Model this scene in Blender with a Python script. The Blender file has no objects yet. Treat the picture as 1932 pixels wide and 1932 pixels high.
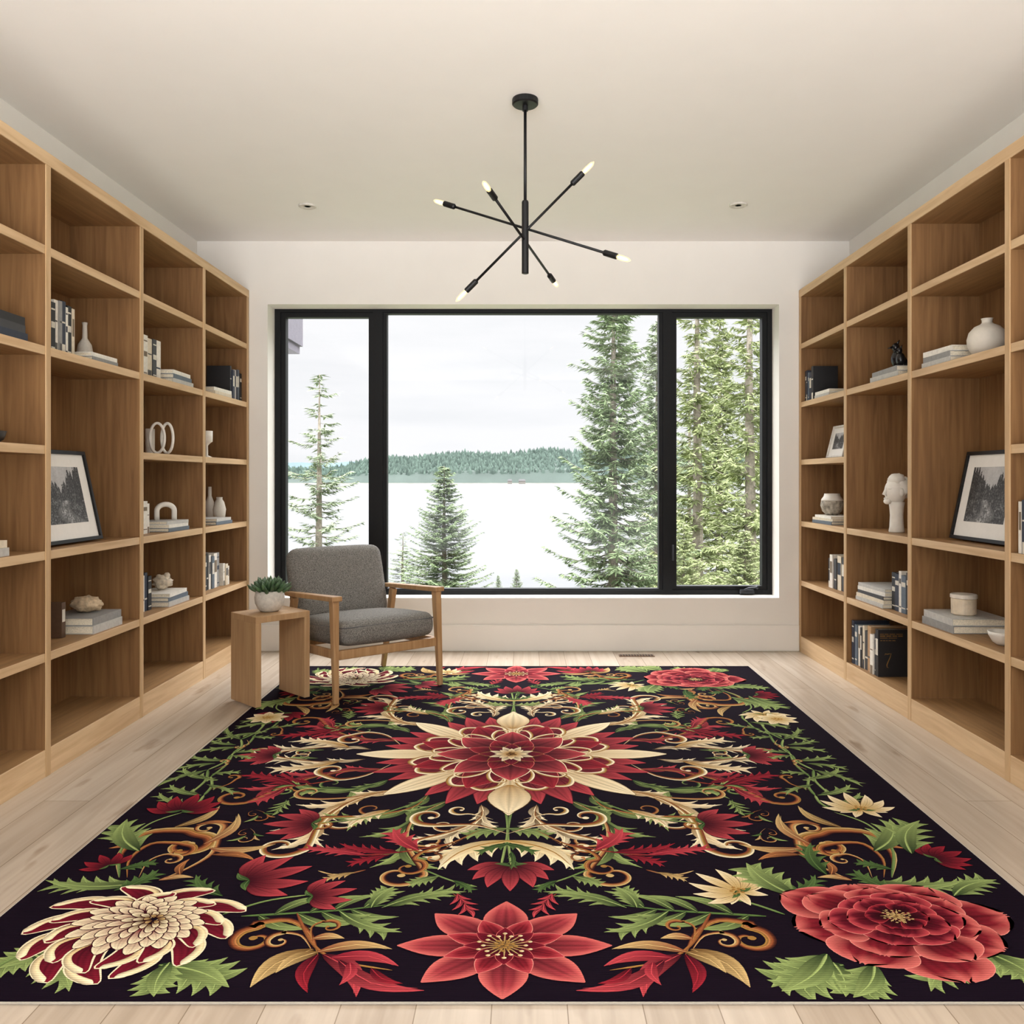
import bpy, bmesh, math, random
from mathutils import Vector, Matrix, noise
random.seed(7)
PI=math.pi; F=1600.0; VX=990.0; VY=905.0; H=1.15
SC=bpy.context.scene; COL=SC.collection
def at(px,py,Y): return Vector(((px-VX)/F*Y, Y, H-(py-VY)/F*Y))
def lin(h):
    h=h.lstrip('#'); o=[]
    for i in (0,2,4):
        c=int(h[i:i+2],16)/255; o.append(c/12.92 if c<=.04045 else ((c+.055)/1.055)**2.4)
    return (o[0],o[1],o[2],1.0)
def mixc(a,b,t): return tuple(a[i]+(b[i]-a[i])*t for i in range(3))+(1.0,)
def mulc(a,k): return (a[0]*k,a[1]*k,a[2]*k,1.0)

# ------------------------------------------------------------------ materials
def newmat(name):
    m=bpy.data.materials.new(name); m.use_nodes=True
    nt=m.node_tree; return m,nt,nt.nodes['Principled BSDF']
MC={}
def flat(name,hexc,rough=.6,metal=0,nz=.06,scale=40,bump=0,emit=0,spec=.5):
    if name in MC: return MC[name]
    m,nt,b=newmat(name); c=lin(hexc)
    tc=nt.nodes.new('ShaderNodeTexCoord'); n=nt.nodes.new('ShaderNodeTexNoise'); n.inputs['Scale'].default_value=scale; n.inputs['Detail'].default_value=4
    nt.links.new(tc.outputs['Object'],n.inputs['Vector'])
    r=nt.nodes.new('ShaderNodeValToRGB'); r.color_ramp.elements[0].color=mulc(c,1-nz*2); r.color_ramp.elements[1].color=mulc(c,1+nz*2)
    r.color_ramp.elements[0].position=.3; r.color_ramp.elements[1].position=.7
    nt.links.new(n.outputs['Fac'],r.inputs['Fac']); nt.links.new(r.outputs['Color'],b.inputs['Base Color'])
    b.inputs['Roughness'].default_value=rough; b.inputs['Metallic'].default_value=metal; b.inputs['Specular IOR Level'].default_value=spec
    if bump:
        bp=nt.nodes.new('ShaderNodeBump'); bp.inputs['Strength'].default_value=bump; bp.inputs['Distance'].default_value=.004
        nt.links.new(n.outputs['Fac'],bp.inputs['Height']); nt.links.new(bp.outputs['Normal'],b.inputs['Normal'])
    if emit:
        b.inputs['Emission Color'].default_value=c; b.inputs['Emission Strength'].default_value=emit
    MC[name]=m; return m
def wood(name,h1,h2,axis=2,rough=.5,k=16):
    m,nt,b=newmat(name)
    tc=nt.nodes.new('ShaderNodeTexCoord'); oi=nt.nodes.new('ShaderNodeObjectInfo')
    mp=nt.nodes.new('ShaderNodeMapping'); s=[k,k,k]; s[axis]=1.1; mp.inputs['Scale'].default_value=s
    ad=nt.nodes.new('ShaderNodeVectorMath'); ad.operation='MULTIPLY_ADD'; ad.inputs[1].default_value=(37,37,37)
    cx=nt.nodes.new('ShaderNodeCombineXYZ')
    for i in range(3): nt.links.new(oi.outputs['Random'],cx.inputs[i])
    nt.links.new(cx.outputs[0],ad.inputs[0]); nt.links.new(tc.outputs['Object'],ad.inputs[2]); nt.links.new(ad.outputs[0],mp.inputs['Vector'])
    n=nt.nodes.new('ShaderNodeTexNoise'); n.inputs['Scale'].default_value=2.2; n.inputs['Detail'].default_value=7; n.inputs['Distortion'].default_value=.7
    nt.links.new(mp.outputs[0],n.inputs['Vector'])
    r=nt.nodes.new('ShaderNodeValToRGB'); e=r.color_ramp.elements
    e[0].position=.30; e[0].color=lin(h1); e[1].position=.70; e[1].color=lin(h2)
    nt.links.new(n.outputs['Fac'],r.inputs['Fac']); nt.links.new(r.outputs['Color'],b.inputs['Base Color'])
    bp=nt.nodes.new('ShaderNodeBump'); bp.inputs['Strength'].default_value=.06; bp.inputs['Distance'].default_value=.002
    nt.links.new(n.outputs['Fac'],bp.inputs['Height']); nt.links.new(bp.outputs['Normal'],b.inputs['Normal'])
    b.inputs['Roughness'].default_value=rough; b.inputs['Specular IOR Level'].default_value=.3; return m
def vcol(name,rough=.95,weave=False):
    m,nt,b=newmat(name)
    a=nt.nodes.new('ShaderNodeVertexColor'); a.layer_name='Col'
    b.inputs['Roughness'].default_value=rough
    if not weave:
        nt.links.new(a.outputs['Color'],b.inputs['Base Color']); return m
    tc=nt.nodes.new('ShaderNodeTexCoord')
    w=nt.nodes.new('ShaderNodeTexWave'); w.bands_direction='Y'; w.inputs['Scale'].default_value=42; w.inputs['Distortion'].default_value=1.6; w.inputs['Detail'].default_value=2; w.inputs['Detail Scale'].default_value=3
    nt.links.new(tc.outputs['Object'],w.inputs['Vector'])
    mr=nt.nodes.new('ShaderNodeMapRange'); mr.inputs['To Min'].default_value=.74; mr.inputs['To Max'].default_value=1.12
    nt.links.new(w.outputs['Fac'],mr.inputs['Value'])
    mx=nt.nodes.new('ShaderNodeMix'); mx.data_type='RGBA'; mx.blend_type='MULTIPLY'; mx.inputs[0].default_value=1
    nt.links.new(a.outputs['Color'],mx.inputs[6]); nt.links.new(mr.outputs[0],mx.inputs[7]); nt.links.new(mx.outputs[2],b.inputs['Base Color'])
    bp=nt.nodes.new('ShaderNodeBump'); bp.inputs['Strength'].default_value=.2; bp.inputs['Distance'].default_value=.002
    nt.links.new(w.outputs['Fac'],bp.inputs['Height']); nt.links.new(bp.outputs['Normal'],b.inputs['Normal'])
    b.inputs['Specular IOR Level'].default_value=.05
    return m

OAKZ_SHADE=wood('oak_shaded_vertical','#785636','#946f48',2,.5,20); OAKY_SHADE=wood('oak_shaded_lengthwise','#8b6945','#a88257',1,.5,20)  # bookcase oak, darkened in colour to stand for shelf shade
EDGEZ_LIT=wood('oak_lit_edge_vertical','#ba986e','#ceae86',2); EDGEY_LIT=wood('oak_lit_edge_lengthwise','#c2a078','#d9bb93',1)  # same oak, paled at the front edges as if lit from the room
CHAIRW=wood('chair_wood','#a17a53','#be9a70',2,.4,22); TABLEW=wood('table_oak','#a8845e','#bf9d75',2)
WALLM=flat('wall_paint','#e9e5de',.85,0,.006,6); CEILM=flat('ceiling_paint','#f7f5f1',.9,0,.004,5); TRIMM=flat('trim_paint','#ece8e1',.6,0,.006,5)
BLACKM=flat('black_metal','#0e0e10',.45,0,.05,40,0,0,.35); WINM=flat('window_black','#0a0b0d',.55,0,.05,40,0,0,.25); CHROME=flat('dark_chrome','#3a3c40',.3,.8,.05)
WHITEC=flat('white_ceramic','#e9e4da',.5,0,.03,30,.2); SPECK=flat('matte_ceramic','#d8d2c6',.65,0,.03,110,.08)

# ------------------------------------------------------------------ mesh builder
class MB:
    def __init__(s): s.v=[]; s.f=[]; s.m=[]
    def addbm(s,bm,mi=0,M=None):
        o=len(s.v); bm.verts.index_update()
        for v in bm.verts: s.v.append((M@v.co) if M else v.co.copy())
        for f in bm.faces: s.f.append([o+v.index for v in f.verts]); s.m.append(mi)
        bm.free()
    def box(s,x0,x1,y0,y1,z0,z1,bev=0,seg=1,mi=0,M=None):
        x0,x1=min(x0,x1),max(x0,x1); y0,y1=min(y0,y1),max(y0,y1); z0,z1=min(z0,z1),max(z0,z1)
        bm=bmesh.new(); bmesh.ops.create_cube(bm,size=1)
        for v in bm.verts: v.co=Vector(((x0+x1)/2+v.co.x*(x1-x0),(y0+y1)/2+v.co.y*(y1-y0),(z0+z1)/2+v.co.z*(z1-z0)))
        if bev: bmesh.ops.bevel(bm,geom=bm.edges[:],offset=bev,segments=seg,profile=.5,affect='EDGES')
        s.addbm(bm,mi,M); return s
    def beam(s,p0,p1,a,b,up=(0,0,1),mi=0):   # a,b: (width,height) at each end
        p0=Vector(p0);p1=Vector(p1);t=(p1-p0).normalized();u=Vector(up)
        if abs(t.dot(u))>.95: u=Vector((0,1,0))
        x=t.cross(u).normalized(); y=x.cross(t).normalized(); bm=bmesh.new(); vs=[]
        for p,(w,h) in ((p0,a),(p1,b)):
            for i,j in ((-1,-1),(1,-1),(1,1),(-1,1)): vs.append(bm.verts.new(p+x*i*w/2+y*j*h/2))
        for q in ((3,2,1,0),(4,5,6,7),(0,1,5,4),(1,2,6,5),(2,3,7,6),(3,0,4,7)): bm.faces.new([vs[k] for k in q])
        bmesh.ops.bevel(bm,geom=bm.edges[:],offset=min(a[0],a[1],b[0],b[1])*.18,segments=2,profile=.5,affect='EDGES')
        s.addbm(bm,mi); return s
    def tube(s,pts,r,n=10,mi=0,closed=False):
        pts=[Vector(p) for p in pts]; N=len(pts); rs=r if isinstance(r,(list,tuple)) else [r]*N; o=len(s.v); prev=None
        for i,p in enumerate(pts):
            if closed: t=(pts[(i+1)%N]-pts[i-1]).normalized()
            else: t=(pts[min(i+1,N-1)]-pts[max(i-1,0)]).normalized()
            if prev is None:
                u=Vector((0,0,1)) if abs(t.z)<.9 else Vector((0,1,0)); x=t.cross(u).normalized()
            else: x=(prev-t*prev.dot(t)).normalized()
            prev=x; y=t.cross(x)
            for k in range(n):
                a=2*PI*k/n; s.v.append(p+(x*math.cos(a)+y*math.sin(a))*rs[i])
        for i in range(N if closed else N-1):
            j=(i+1)%N
            for k in range(n): s.f.append([o+i*n+k,o+i*n+(k+1)%n,o+j*n+(k+1)%n,o+j*n+k]); s.m.append(mi)
        if not closed:
            s.f.append([o+k for k in range(n)][::-1]); s.m.append(mi); s.f.append([o+(N-1)*n+k for k in range(n)]); s.m.append(mi)
        return s
    def lathe(s,prof,c=(0,0,0),n=28,mi=0,M=None):
        o=len(s.v); c=Vector(c)
        for r,z in prof:
            for k in range(n):
                a=2*PI*k/n; p=Vector((r*math.cos(a),r*math.sin(a),z)); s.v.append((M@p if M else p)+c)
        for i in range(len(prof)-1):
            for k in range(n): s.f.append([o+i*n+k,o+i*n+(k+1)%n,o+(i+1)*n+(k+1)%n,o+(i+1)*n+k]); s.m.append(mi)
        s.f.append([o+k for k in range(n)][::-1]); s.m.append(mi)
        s.f.append([o+(len(prof)-1)*n+k for k in range(n)]); s.m.append(mi); return s
    def ell(s,c,r,n=20,mi=0,amp=0,fr=3,M=None,flute=0,fn=9):
        bm=bmesh.new(); bmesh.ops.create_uvsphere(bm,u_segments=n,v_segments=max(8,n*2//3),radius=1); c=Vector(c)
        for v in bm.verts:
            k=1+amp*noise.noise(v.co*fr)
            if flute: k*=1+flute*math.cos(fn*math.atan2(v.co.y,v.co.x))
            p=Vector((v.co.x*r[0]*k,v.co.y*r[1]*k,v.co.z*r[2]*k)); v.co=(M@p if M else p)+c
        s.addbm(bm,mi); return s
    def build(s,name,mats,parent=None,world=True,smooth=False):
        if not isinstance(mats,(list,tuple)): mats=[mats]
        V=[Vector(v) for v in s.v]
        if parent is None:
            org=Vector(((min(v.x for v in V)+max(v.x for v in V))/2,(min(v.y for v in V)+max(v.y for v in V))/2,min(v.z for v in V)))
        elif world: org=Vector(parent.location)
        else: org=Vector((0,0,0))
        me=bpy.data.meshes.new(name); me.from_pydata([tuple(v-org) for v in V],[],s.f)
        for m in mats: me.materials.append(m)
        me.polygons.foreach_set('material_index',s.m)
        if smooth: me.polygons.foreach_set('use_smooth',[True]*len(s.f))
        me.update(); o=bpy.data.objects.new(name,me); COL.objects.link(o)
        if parent: o.parent=parent
        else: o.location=org
        return o
LBL=[]
def tag(o,label,cat,group=None,kind=None):
    o['label']=label; o['category']=cat; LBL.append(label)
    n=len(label.split())
    if n<4 or n>16: print('LABEL LENGTH',n,label)
    if group: o['group']=group
    if kind: o['kind']=kind
    return o
def thing(name,label,cat,loc,rz=0,group=None):
    o=bpy.data.objects.new(name,None); o.empty_display_size=.1; COL.objects.link(o); o.location=loc; o.rotation_euler=(0,0,rz)
    return tag(o,label,cat,group)
def struct(o,label,cat):
    o['kind']='structure'; o['label']=label; o['category']=cat; return o

# ------------------------------------------------------------------ room shell
YB=5.696; XL=-2.2; XR=2.18; ZC=2.752; YR=-1.8
def floor_mat():
    m,nt,b=newmat('oak_planks'); tc=nt.nodes.new('ShaderNodeTexCoord'); mp=nt.nodes.new('ShaderNodeMapping'); mp.inputs['Rotation'].default_value=(0,0,PI/2)
    mp.inputs['Location'].default_value=(0,.062,0)
    nt.links.new(tc.outputs['Object'],mp.inputs['Vector'])
    br=nt.nodes.new('ShaderNodeTexBrick'); br.offset=.37; br.inputs['Scale'].default_value=1; br.inputs['Brick Width'].default_value=2.6; br.inputs['Row Height'].default_value=.165
    br.inputs['Mortar Size'].default_value=.0013; br.inputs['Color1'].default_value=lin('#c5b7a6'); br.inputs['Color2'].default_value=lin('#b4a492'); br.inputs['Mortar'].default_value=lin('#8b7b69')
    nt.links.new(mp.outputs[0],br.inputs['Vector'])
    m2=nt.nodes.new('ShaderNodeMapping'); m2.inputs['Scale'].default_value=(16,.9,1); nt.links.new(tc.outputs['Object'],m2.inputs['Vector'])
    n=nt.nodes.new('ShaderNodeTexNoise'); n.inputs['Scale'].default_value=1.6; n.inputs['Detail'].default_value=7; n.inputs['Distortion'].default_value=.9; nt.links.new(m2.outputs[0],n.inputs['Vector'])
    r=nt.nodes.new('ShaderNodeValToRGB'); r.color_ramp.elements[0].position=.3; r.color_ramp.elements[1].position=.66
    r.color_ramp.elements[0].color=(.86,.835,.81,1); r.color_ramp.elements[1].color=(1.05,1.04,1.03,1); nt.links.new(n.outputs['Fac'],r.inputs['Fac'])
    mx=nt.nodes.new('ShaderNodeMix'); mx.data_type='RGBA'; mx.blend_type='MULTIPLY'; mx.inputs[0].default_value=1
    nt.links.new(br.outputs['Color'],mx.inputs[6]); nt.links.new(r.outputs['Color'],mx.inputs[7])
    m3=nt.nodes.new('ShaderNodeMapping'); m3.inputs['Scale'].default_value=(9,2.6,1); nt.links.new(tc.outputs['Object'],m3.inputs['Vector'])
    n3=nt.nodes.new('ShaderNodeTexNoise'); n3.inputs['Scale'].default_value=1.1; n3.inputs['Detail'].default_value=3; nt.links.new(m3.outputs[0],n3.inputs['Vector'])
    r3=nt.nodes.new('ShaderNodeValToRGB'); r3.color_ramp.elements[0].position=.65; r3.color_ramp.elements[1].position=.77; r3.color_ramp.elements[0].color=(1,1,1,1); r3.color_ramp.elements[1].color=(.62,.55,.5,1)
    nt.links.new(n3.outputs['Fac'],r3.inputs['Fac'])
    m4=nt.nodes.new('ShaderNodeMix'); m4.data_type='RGBA'; m4.blend_type='MULTIPLY'; m4.inputs[0].default_value=1
    nt.links.new(mx.outputs[2],m4.inputs[6]); nt.links.new(r3.outputs['Color'],m4.inputs[7]); nt.links.new(m4.outputs[2],b.inputs['Base Color'])
    b.inputs['Roughness'].default_value=.26; b.inputs['Specular IOR Level'].default_value=.5
    return m
fl=MB().box(XL-.15,XR+.15,YR,YB+.25,-.15,0).build('floor',floor_mat()); struct(fl,'pale oak plank floor','floor')
struct(MB().box(XL-.15,XR+.15,YR,YB+.25,ZC,ZC+.15).build('ceiling',CEILM),'plain warm white ceiling','ceiling')
struct(MB().box(XL-.15,XL,YR,YB+.25,0,ZC).build('wall_left',WALLM),'warm white wall behind left bookcase','wall')
struct(MB().box(XR,XR+.15,YR,YB+.25,0,ZC).build('wall_right',WALLM),'warm white wall behind right bookcase','wall')
WX0,WX1,WZ0,WZ1=-1.7266,1.7088,.356,2.328
struct(MB().box(XL,WX0,YB,YB+.25,0,ZC).box(WX1,XR,YB,YB+.25,0,ZC).box(WX0,WX1,YB,YB+.25,0,WZ0).box(WX0,WX1,YB,YB+.25,WZ1,ZC).build('wall_back',WALLM),'warm white window wall with deep reveal','wall')
struct(MB().box(-1.85,1.84,YB-.018,YB,0,.176,.004).build('baseboard_back',TRIMM),'tall white baseboard under the window','baseboard')
# window
Yw=5.855; kx=Yw/F
def wx(p): return (p-VX)*kx
def wz(p): return H-(p-VY)*kx
win=bpy.data.objects.new('window_1',None); COL.objects.link(win); win.location=((WX0+WX1)/2,Yw,WZ0); struct(win,'wide black framed picture window with two side casements','window')
D0,D1=Yw,Yw+.085
MB().box(WX0,wx(529),D0,D1,WZ0,WZ1).box(wx(1448),WX1,D0,D1,WZ0,WZ1).box(wx(529),wx(1448),D0,D1,wz(589),WZ1).box(wx(529),wx(1448),D0,D1,WZ0,wz(1113)).build('window_frame',WINM,win)
for a,b in ((704,722),(1251,1268)): MB().box(wx(a),wx(b),D0,D1,wz(1113),wz(589)).build('mullion',WINM,win)
gl,nt,b=newmat('clear_glass'); nt.nodes.remove(b); tr=nt.nodes.new('ShaderNodeBsdfTransparent'); gs=nt.nodes.new('ShaderNodeBsdfGlossy'); gs.inputs['Roughness'].default_value=.02
mxs=nt.nodes.new('ShaderNodeMixShader'); mxs.inputs[0].default_value=.02; nt.links.new(tr.outputs[0],mxs.inputs[1]); nt.links.new(gs.outputs[0],mxs.inputs[2]); nt.links.new(mxs.outputs[0],nt.nodes['Material Output'].inputs[0])
for a,b,t,bo in ((529,704,598,1107),(722,1251,591,1111),(1268,1448,598,1106)):
    x0,x1,z0,z1=wx(a),wx(b),wz(1113),wz(589); fw=.033 if b-a<300 else .027
    s=MB().box(x0,x0+fw,D0+.012,D1-.01,z0,z1).box(x1-fw,x1,D0+.012,D1-.01,z0,z1).box(x0+fw,x1-fw,D0+.012,D1-.01,z0,wz(bo)).box(x0+fw,x1-fw,D0+.012,D1-.01,wz(t),z1).build('sash',WINM,win)
    g=MB(); g.v=[Vector((x0+fw,D0+.05,wz(bo))),Vector((x1-fw,D0+.05,wz(bo))),Vector((x1-fw,D0+.05,wz(t))),Vector((x0+fw,D0+.05,wz(t)))]; g.f=[[0,1,2,3]]; g.m=[0]
    g.build('pane',gl,win)
cr=MB(); c0=Vector((wx(1408),Yw-.02,wz(1115)))
cr.box(c0.x-.05,c0.x+.05,Yw-.03,Yw,c0.z-.018,c0.z+.012,.005).tube([c0+Vector((-.02,-.012,.012)),c0+Vector((.0,-.03,.025)),c0+Vector((.055,-.03,.03))],.006,8).ell(c0+Vector((.06,-.03,.03)),(.011,.011,.011),10)
cr.build('crank_handle',CHROME,win,smooth=False)
MB().box(wx(1268)-.004,wx(1268)+.012,Yw-.014,Yw+.01,wz(1058),wz(1028),.003).build('latch',CHROME,win)
struct(MB().box(-3.4,-1.99,6.2,7.5,2.26,2.33).box(-3.4,-1.97,6.2,7.53,2.33,2.75).build('trim_1',flat('eave_grey','#5c5860',.7)),'grey roof eave outside the window','eave')

# ------------------------------------------------------------------ ceiling fittings
LENS=flat('downlight_lens','#e9e5dd',.5,0,.01)
for X,Y,w in ((-1.27,4.958,'left'),(1.244,4.94,'right')):
    t=thing('recessed_light','small white round recessed ceiling light near the %s bookcase'%w,'recessed light',(X,Y,ZC-.012))
    MB().lathe([(.050,ZC),(.051,ZC-.006),(.044,ZC-.010),(.036,ZC-.005)],(X,Y,0)).build('trim_ring',flat('ring_white','#d6d1c8',.6),t,smooth=True)
    MB().lathe([(.035,ZC-.0005),(.035,ZC-.0035),(.018,ZC-.005)],(X,Y,0)).build('lens',LENS,t)
CY0=3.57; cx=.002
ch=thing('chandelier','black six-bulb sputnik chandelier hanging from the ceiling centre','chandelier',(cx,CY0,ZC))
MB().lathe([(.054,ZC),(.055,ZC-.004),(.055,ZC-.022),(.05,ZC-.027),(.012,ZC-.029),(.012,ZC-.05)],(cx,CY0,0)).build('canopy',BLACKM,ch)
MB().tube([(cx,CY0,ZC-.03),(cx,CY0,2.3)],.0065).build('stem',BLACKM,ch,smooth=True)
MB().lathe([(.010,2.016),(.0145,2.018),(.0145,2.318),(.012,2.324),(.0066,2.326)],(cx,CY0,0),20).build('hub_tube',BLACKM,ch)
BULB,nt,b=newmat('glowing_bulb_glass'); nt.nodes.remove(b); tr=nt.nodes.new('ShaderNodeBsdfTransparent'); em=nt.nodes.new('ShaderNodeEmission'); em.inputs['Color'].default_value=(1,.74,.36,1); em.inputs['Strength'].default_value=2.0
mxs=nt.nodes.new('ShaderNodeMixShader'); mxs.inputs[0].default_value=.6; nt.links.new(tr.outputs[0],mxs.inputs[1]); nt.links.new(em.outputs[0],mxs.inputs[2]); nt.links.new(mxs.outputs[0],nt.nodes['Material Output'].inputs[0])
FIL,nt,b=newmat('bulb_filament'); b.inputs['Emission Color'].default_value=(1,.86,.62,1); b.inputs['Emission Strength'].default_value=14
for (pa,ya),(pb,yb) in (((at(818,378,3.82),0),(at(1190,492,3.33),0)),((at(1121,305,3.5),0),(at(860,569,3.64),0)),((at(911,342,3.14),0),(at(1052,541,4.0),0))):
    d=(pb-pa).normalized(); e0=pa+d*.125; e1=pb-d*.125
    arm=MB().tube([e0,e1],.0055,10).build('arm',BLACKM,ch,smooth=True)
    for p,dd in ((pa,d),(pb,-d)):
        MB().tube([p+dd*.062,p+dd*.066,p+dd*.122,p+dd*.128],[.010,.0125,.0125,.008],14).build('socket',BLACKM,arm,world=False).location=-Vector(ch.location)
        MB().tube([p+dd*x for x in (0,.006,.014,.04,.056,.063)],[.0012,.005,.0088,.0108,.0098,.0078],14).build('bulb',BULB,arm,world=False,smooth=True).location=-Vector(ch.location)
        MB().tube([p+dd*x for x in (.012,.02,.05,.061)],[.001,.0050,.0055,.002],8).build('filament',FIL,arm,world=False,smooth=True).location=-Vector(ch.location)

# ------------------------------------------------------------------ bookcases
SH={'a':2.04,'b':1.65,'c':1.266,'d':.856,'e':.461}
TOPZ=2.42; PL=.105; ST=.034
def bookcase(Xf,Xb,ys,bays,label):
    s=1 if Xf>0 else -1
    t=thing('bookcase',label,'bookcase',((Xf+Xb)/2,(ys[0]+ys[-1])/2,0))
    MB().box(Xb-s*.012,Xb-s*.001,ys[-1],ys[0],0,TOPZ-.01).build('back_panel',OAKZ_SHADE,t)
    for i,y in enumerate(ys):
        w=.034; y0,y1=y-w/2,y+w/2
        if i==0: y0,y1=y-w,y
        MB().box(Xf+s*.005,Xb-s*.012,y0,y1,0,TOPZ-.05).box(Xf,Xf+s*.005,y0,y1,0,TOPZ-.05,.001,1,1).build('upright',[OAKZ_SHADE,EDGEZ_LIT],t)
    MB().box(Xf+s*.004,Xb-s*.001,ys[-1]-.017,ys[0],TOPZ-.05,TOPZ).box(Xf-s*.001,Xf+s*.004,ys[-1]-.017,ys[0],TOPZ-.05,TOPZ,.001,1,1).build('top_panel',[OAKY_SHADE,EDGEY_LIT],t)
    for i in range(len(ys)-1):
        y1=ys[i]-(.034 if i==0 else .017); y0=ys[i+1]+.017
        MB().box(Xf+s*.007,Xb-s*.012,y0,y1,0,PL).box(Xf+s*.002,Xf+s*.007,y0,y1,0,PL,.001,1,1).build('plinth',[OAKY_SHADE,EDGEY_LIT],t)
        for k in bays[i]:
            z=SH[k]; MB().box(Xf+s*.009,Xb-s*.012,y0,y1,z-ST/2,z+ST/2).box(Xf+s*.004,Xf+s*.009,y0,y1,z-ST/2,z+ST/2,.001,1,1).build('shelf',[OAKY_SHADE,EDGEY_LIT],t)
    return t
bookcase(-1.85,XL,[5.69,4.9,4.1,3.295,2.49,1.69],['abcde','abcde','abde','abcde','abcde'],'built-in light oak bookcase along the left wall')
bookcase(1.84,XR,[5.69,4.875,4.06,3.235,2.42,1.61],['abcde','abde','abde','abcde','abcde'],'built-in light oak bookcase along the right wall')
TP={k:v+ST/2+.0005 for k,v in SH.items()}; TP['f']=PL+.0005

# ------------------------------------------------------------------ books
PAL={'white':'#e6e1d6','cream':'#d9cdb6','grey':'#8f8e8b','black':'#1d1d20','navy':'#272f40','blue grey':'#5d6975','tan':'#b08d66','charcoal':'#3a3b3e','pale grey':'#bdbbb5','brown':'#5b4433'}
PAGES=flat('book_pages','#e4dac4',.9,0,.08,200)
ORD=['first','second','third','fourth','fifth','sixth','seventh','eighth','ninth','tenth','eleventh']
def bm_(c): return flat('book_'+c.replace(' ','_'),PAL[c],.55,0,.05,60)
def upright(Xs,y,z,t,d,h,col,label,group,band=True):
    s=1 if Xs>0 else -1
    o=thing('book',label,'book',(Xs+s*d/2,y,z),0,group); r=-s*d/2
    c=MB().box(-d/2,d/2,-t/2,-t/2+.0022,0,h).box(-d/2,d/2,t/2-.0022,t/2,0,h).box(r,r+s*.003,-t/2+.0022,t/2-.0022,0,h)
    if band:
        bc='#d8d2c4' if col in('black','navy','charcoal','blue grey','brown') else random.choice(('#55524e','#2d3340','#7a6a55'))
        zz=random.choice((((.70,.82),(.12,.15)),((.45,.8),),((.85,.88),(.5,.62),(.1,.13)),((.3,.34),),((.0,.22),(.6,.63))))
        for z0,z1 in zz: c.box(r-s*.0004,r,-t/2+.004,t/2-.004,h*z0,h*z1,mi=1)
        c.build('cover',[bm_(col),flat('title_'+bc[1:],bc,.6)],o,world=False)
    else: c.build('cover',bm_(col),o,world=False)
    MB().box(r+s*.0035,-r-s*.004,-t/2+.0023,t/2-.0023,.004,h-.004).build('pages',PAGES,o,world=False)
    return o
def row(Xs,y0,y1,z,h,cols,rowname,group,d=.17,end='near end'):
    n=len(cols); w=[random.uniform(.6,1.4) for _ in cols]; tot=sum(w); y=y0; out=[]
    for i,c in enumerate(cols):
        t=w[i]/tot*(y1-y0); hh=h*random.uniform(.84,1.0)
        if i==0: hh=h
        out.append(upright(Xs+(1 if Xs>0 else -1)*random.uniform(0,.012),y+t/2,z,t-.0008,d,hh,c,'%s book, %s from the %s of %s'%(c,ORD[i],end,rowname),group)); y+=t
    return out
POS={1:['only'],2:['lower','upper'],3:['bottom','middle','top'],4:['bottom','second lowest','third lowest','top'],5:['bottom','second lowest','middle','second highest','top']}
def stack(x0,x1,y0,y1,z,books,name,group):
    cx,cy=(x0+x1)/2,(y0+y1)/2; dx,dy=abs(x1-x0),abs(y1-y0); s=1 if cx>0 else -1; n=len(books)
    for i,(t,col) in enumerate(books):
        k=1-.05*i*random.uniform(.5,1); rz=random.uniform(-.05,.05)*(i>0)
        o=thing('book','%s book lying at the %s of %s'%(col,POS[n][i],name) if n>2 and POS[n][i] in('bottom','middle','top') else '%s book lying %s in %s'%(col,POS[n][i],name),'book',(cx,cy,z),rz,group)
        a,b=dx*k/2,dy*k/2; r=-s*a
        c=MB().box(-a,a,-b,b,0,.0028).box(-a,a,-b,b,t-.0028,t).box(r,r+s*.003,-b,b,.0028,t-.0028)
        c.build('cover',bm_(col),o,world=False)
        MB().box(r+s*.0035,-r-s*.004,-b+.004,b-.004,.003,t-.003).build('pages',PAGES,o,world=False)
        z+=t+.0003
    return z
def vase(name,label,cat,x,y,z,prof,mat,rim=True):
    o=MB().lathe([(r,z+h) for r,h in prof],(x,y,0),32).build(name,mat,smooth=True); return tag(o,label,cat)
def vessel(prof,t=.004):
    return prof+[(max(r-t,.001),h) for r,h in prof[::-1][:-1]]+[(max(prof[0][0]-t,.001),prof[0][1]+t)]
# ---- left bookcase
g='books on the left bookcase'
row(-1.93,3.34,3.655,TP['b'],.243,['white','pale grey','charcoal','white','black','white','grey','navy','white','black','cream'],'row beside the pale bottle vase',g)
vase('vase','small pale bottle vase on upper left shelf behind flat books','vase',-2.08,4.01,TP['b'],vessel([(.022,0),(.034,.03),(.037,.075),(.03,.12),(.012,.15),(.010,.21),(.013,.225)],.003),SPECK)
stack(-1.875,-2.03,3.68,3.91,TP['b'],[(.02,'grey'),(.018,'white')],'pair beside the pale bottle vase',g)
z=stack(-1.872,-2.10,3.68,3.945,TP['e'],[(.036,'pale grey'),(.034,'grey')],'stack beneath the fluted shell',g)
sh=MB().ell((-1.99,3.85,z+.037),(.066,.05,.033),28,0,.25,3.2,None,.12,11); tag(sh.build('shell',flat('shell_beige','#c8b191',.7,0,.12,60,.4),smooth=True),'spiky beige fluted shell on two grey books','shell')
upright(-1.96,3.605,TP['e'],.03,.14,.15,'brown','brown book standing alone beside the books under fluted shell',g)
row(-1.92,4.13,4.48,TP['b'],.245,['white','grey','white','blue grey','white','cream','charcoal','white'],'upper row in middle left bay',g)
stack(-1.875,-2.07,4.52,4.80,TP['b'],[(.026,'pale grey'),(.024,'blue grey'),(.022,'white')],'flat stack in upper middle left bay',g)
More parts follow.
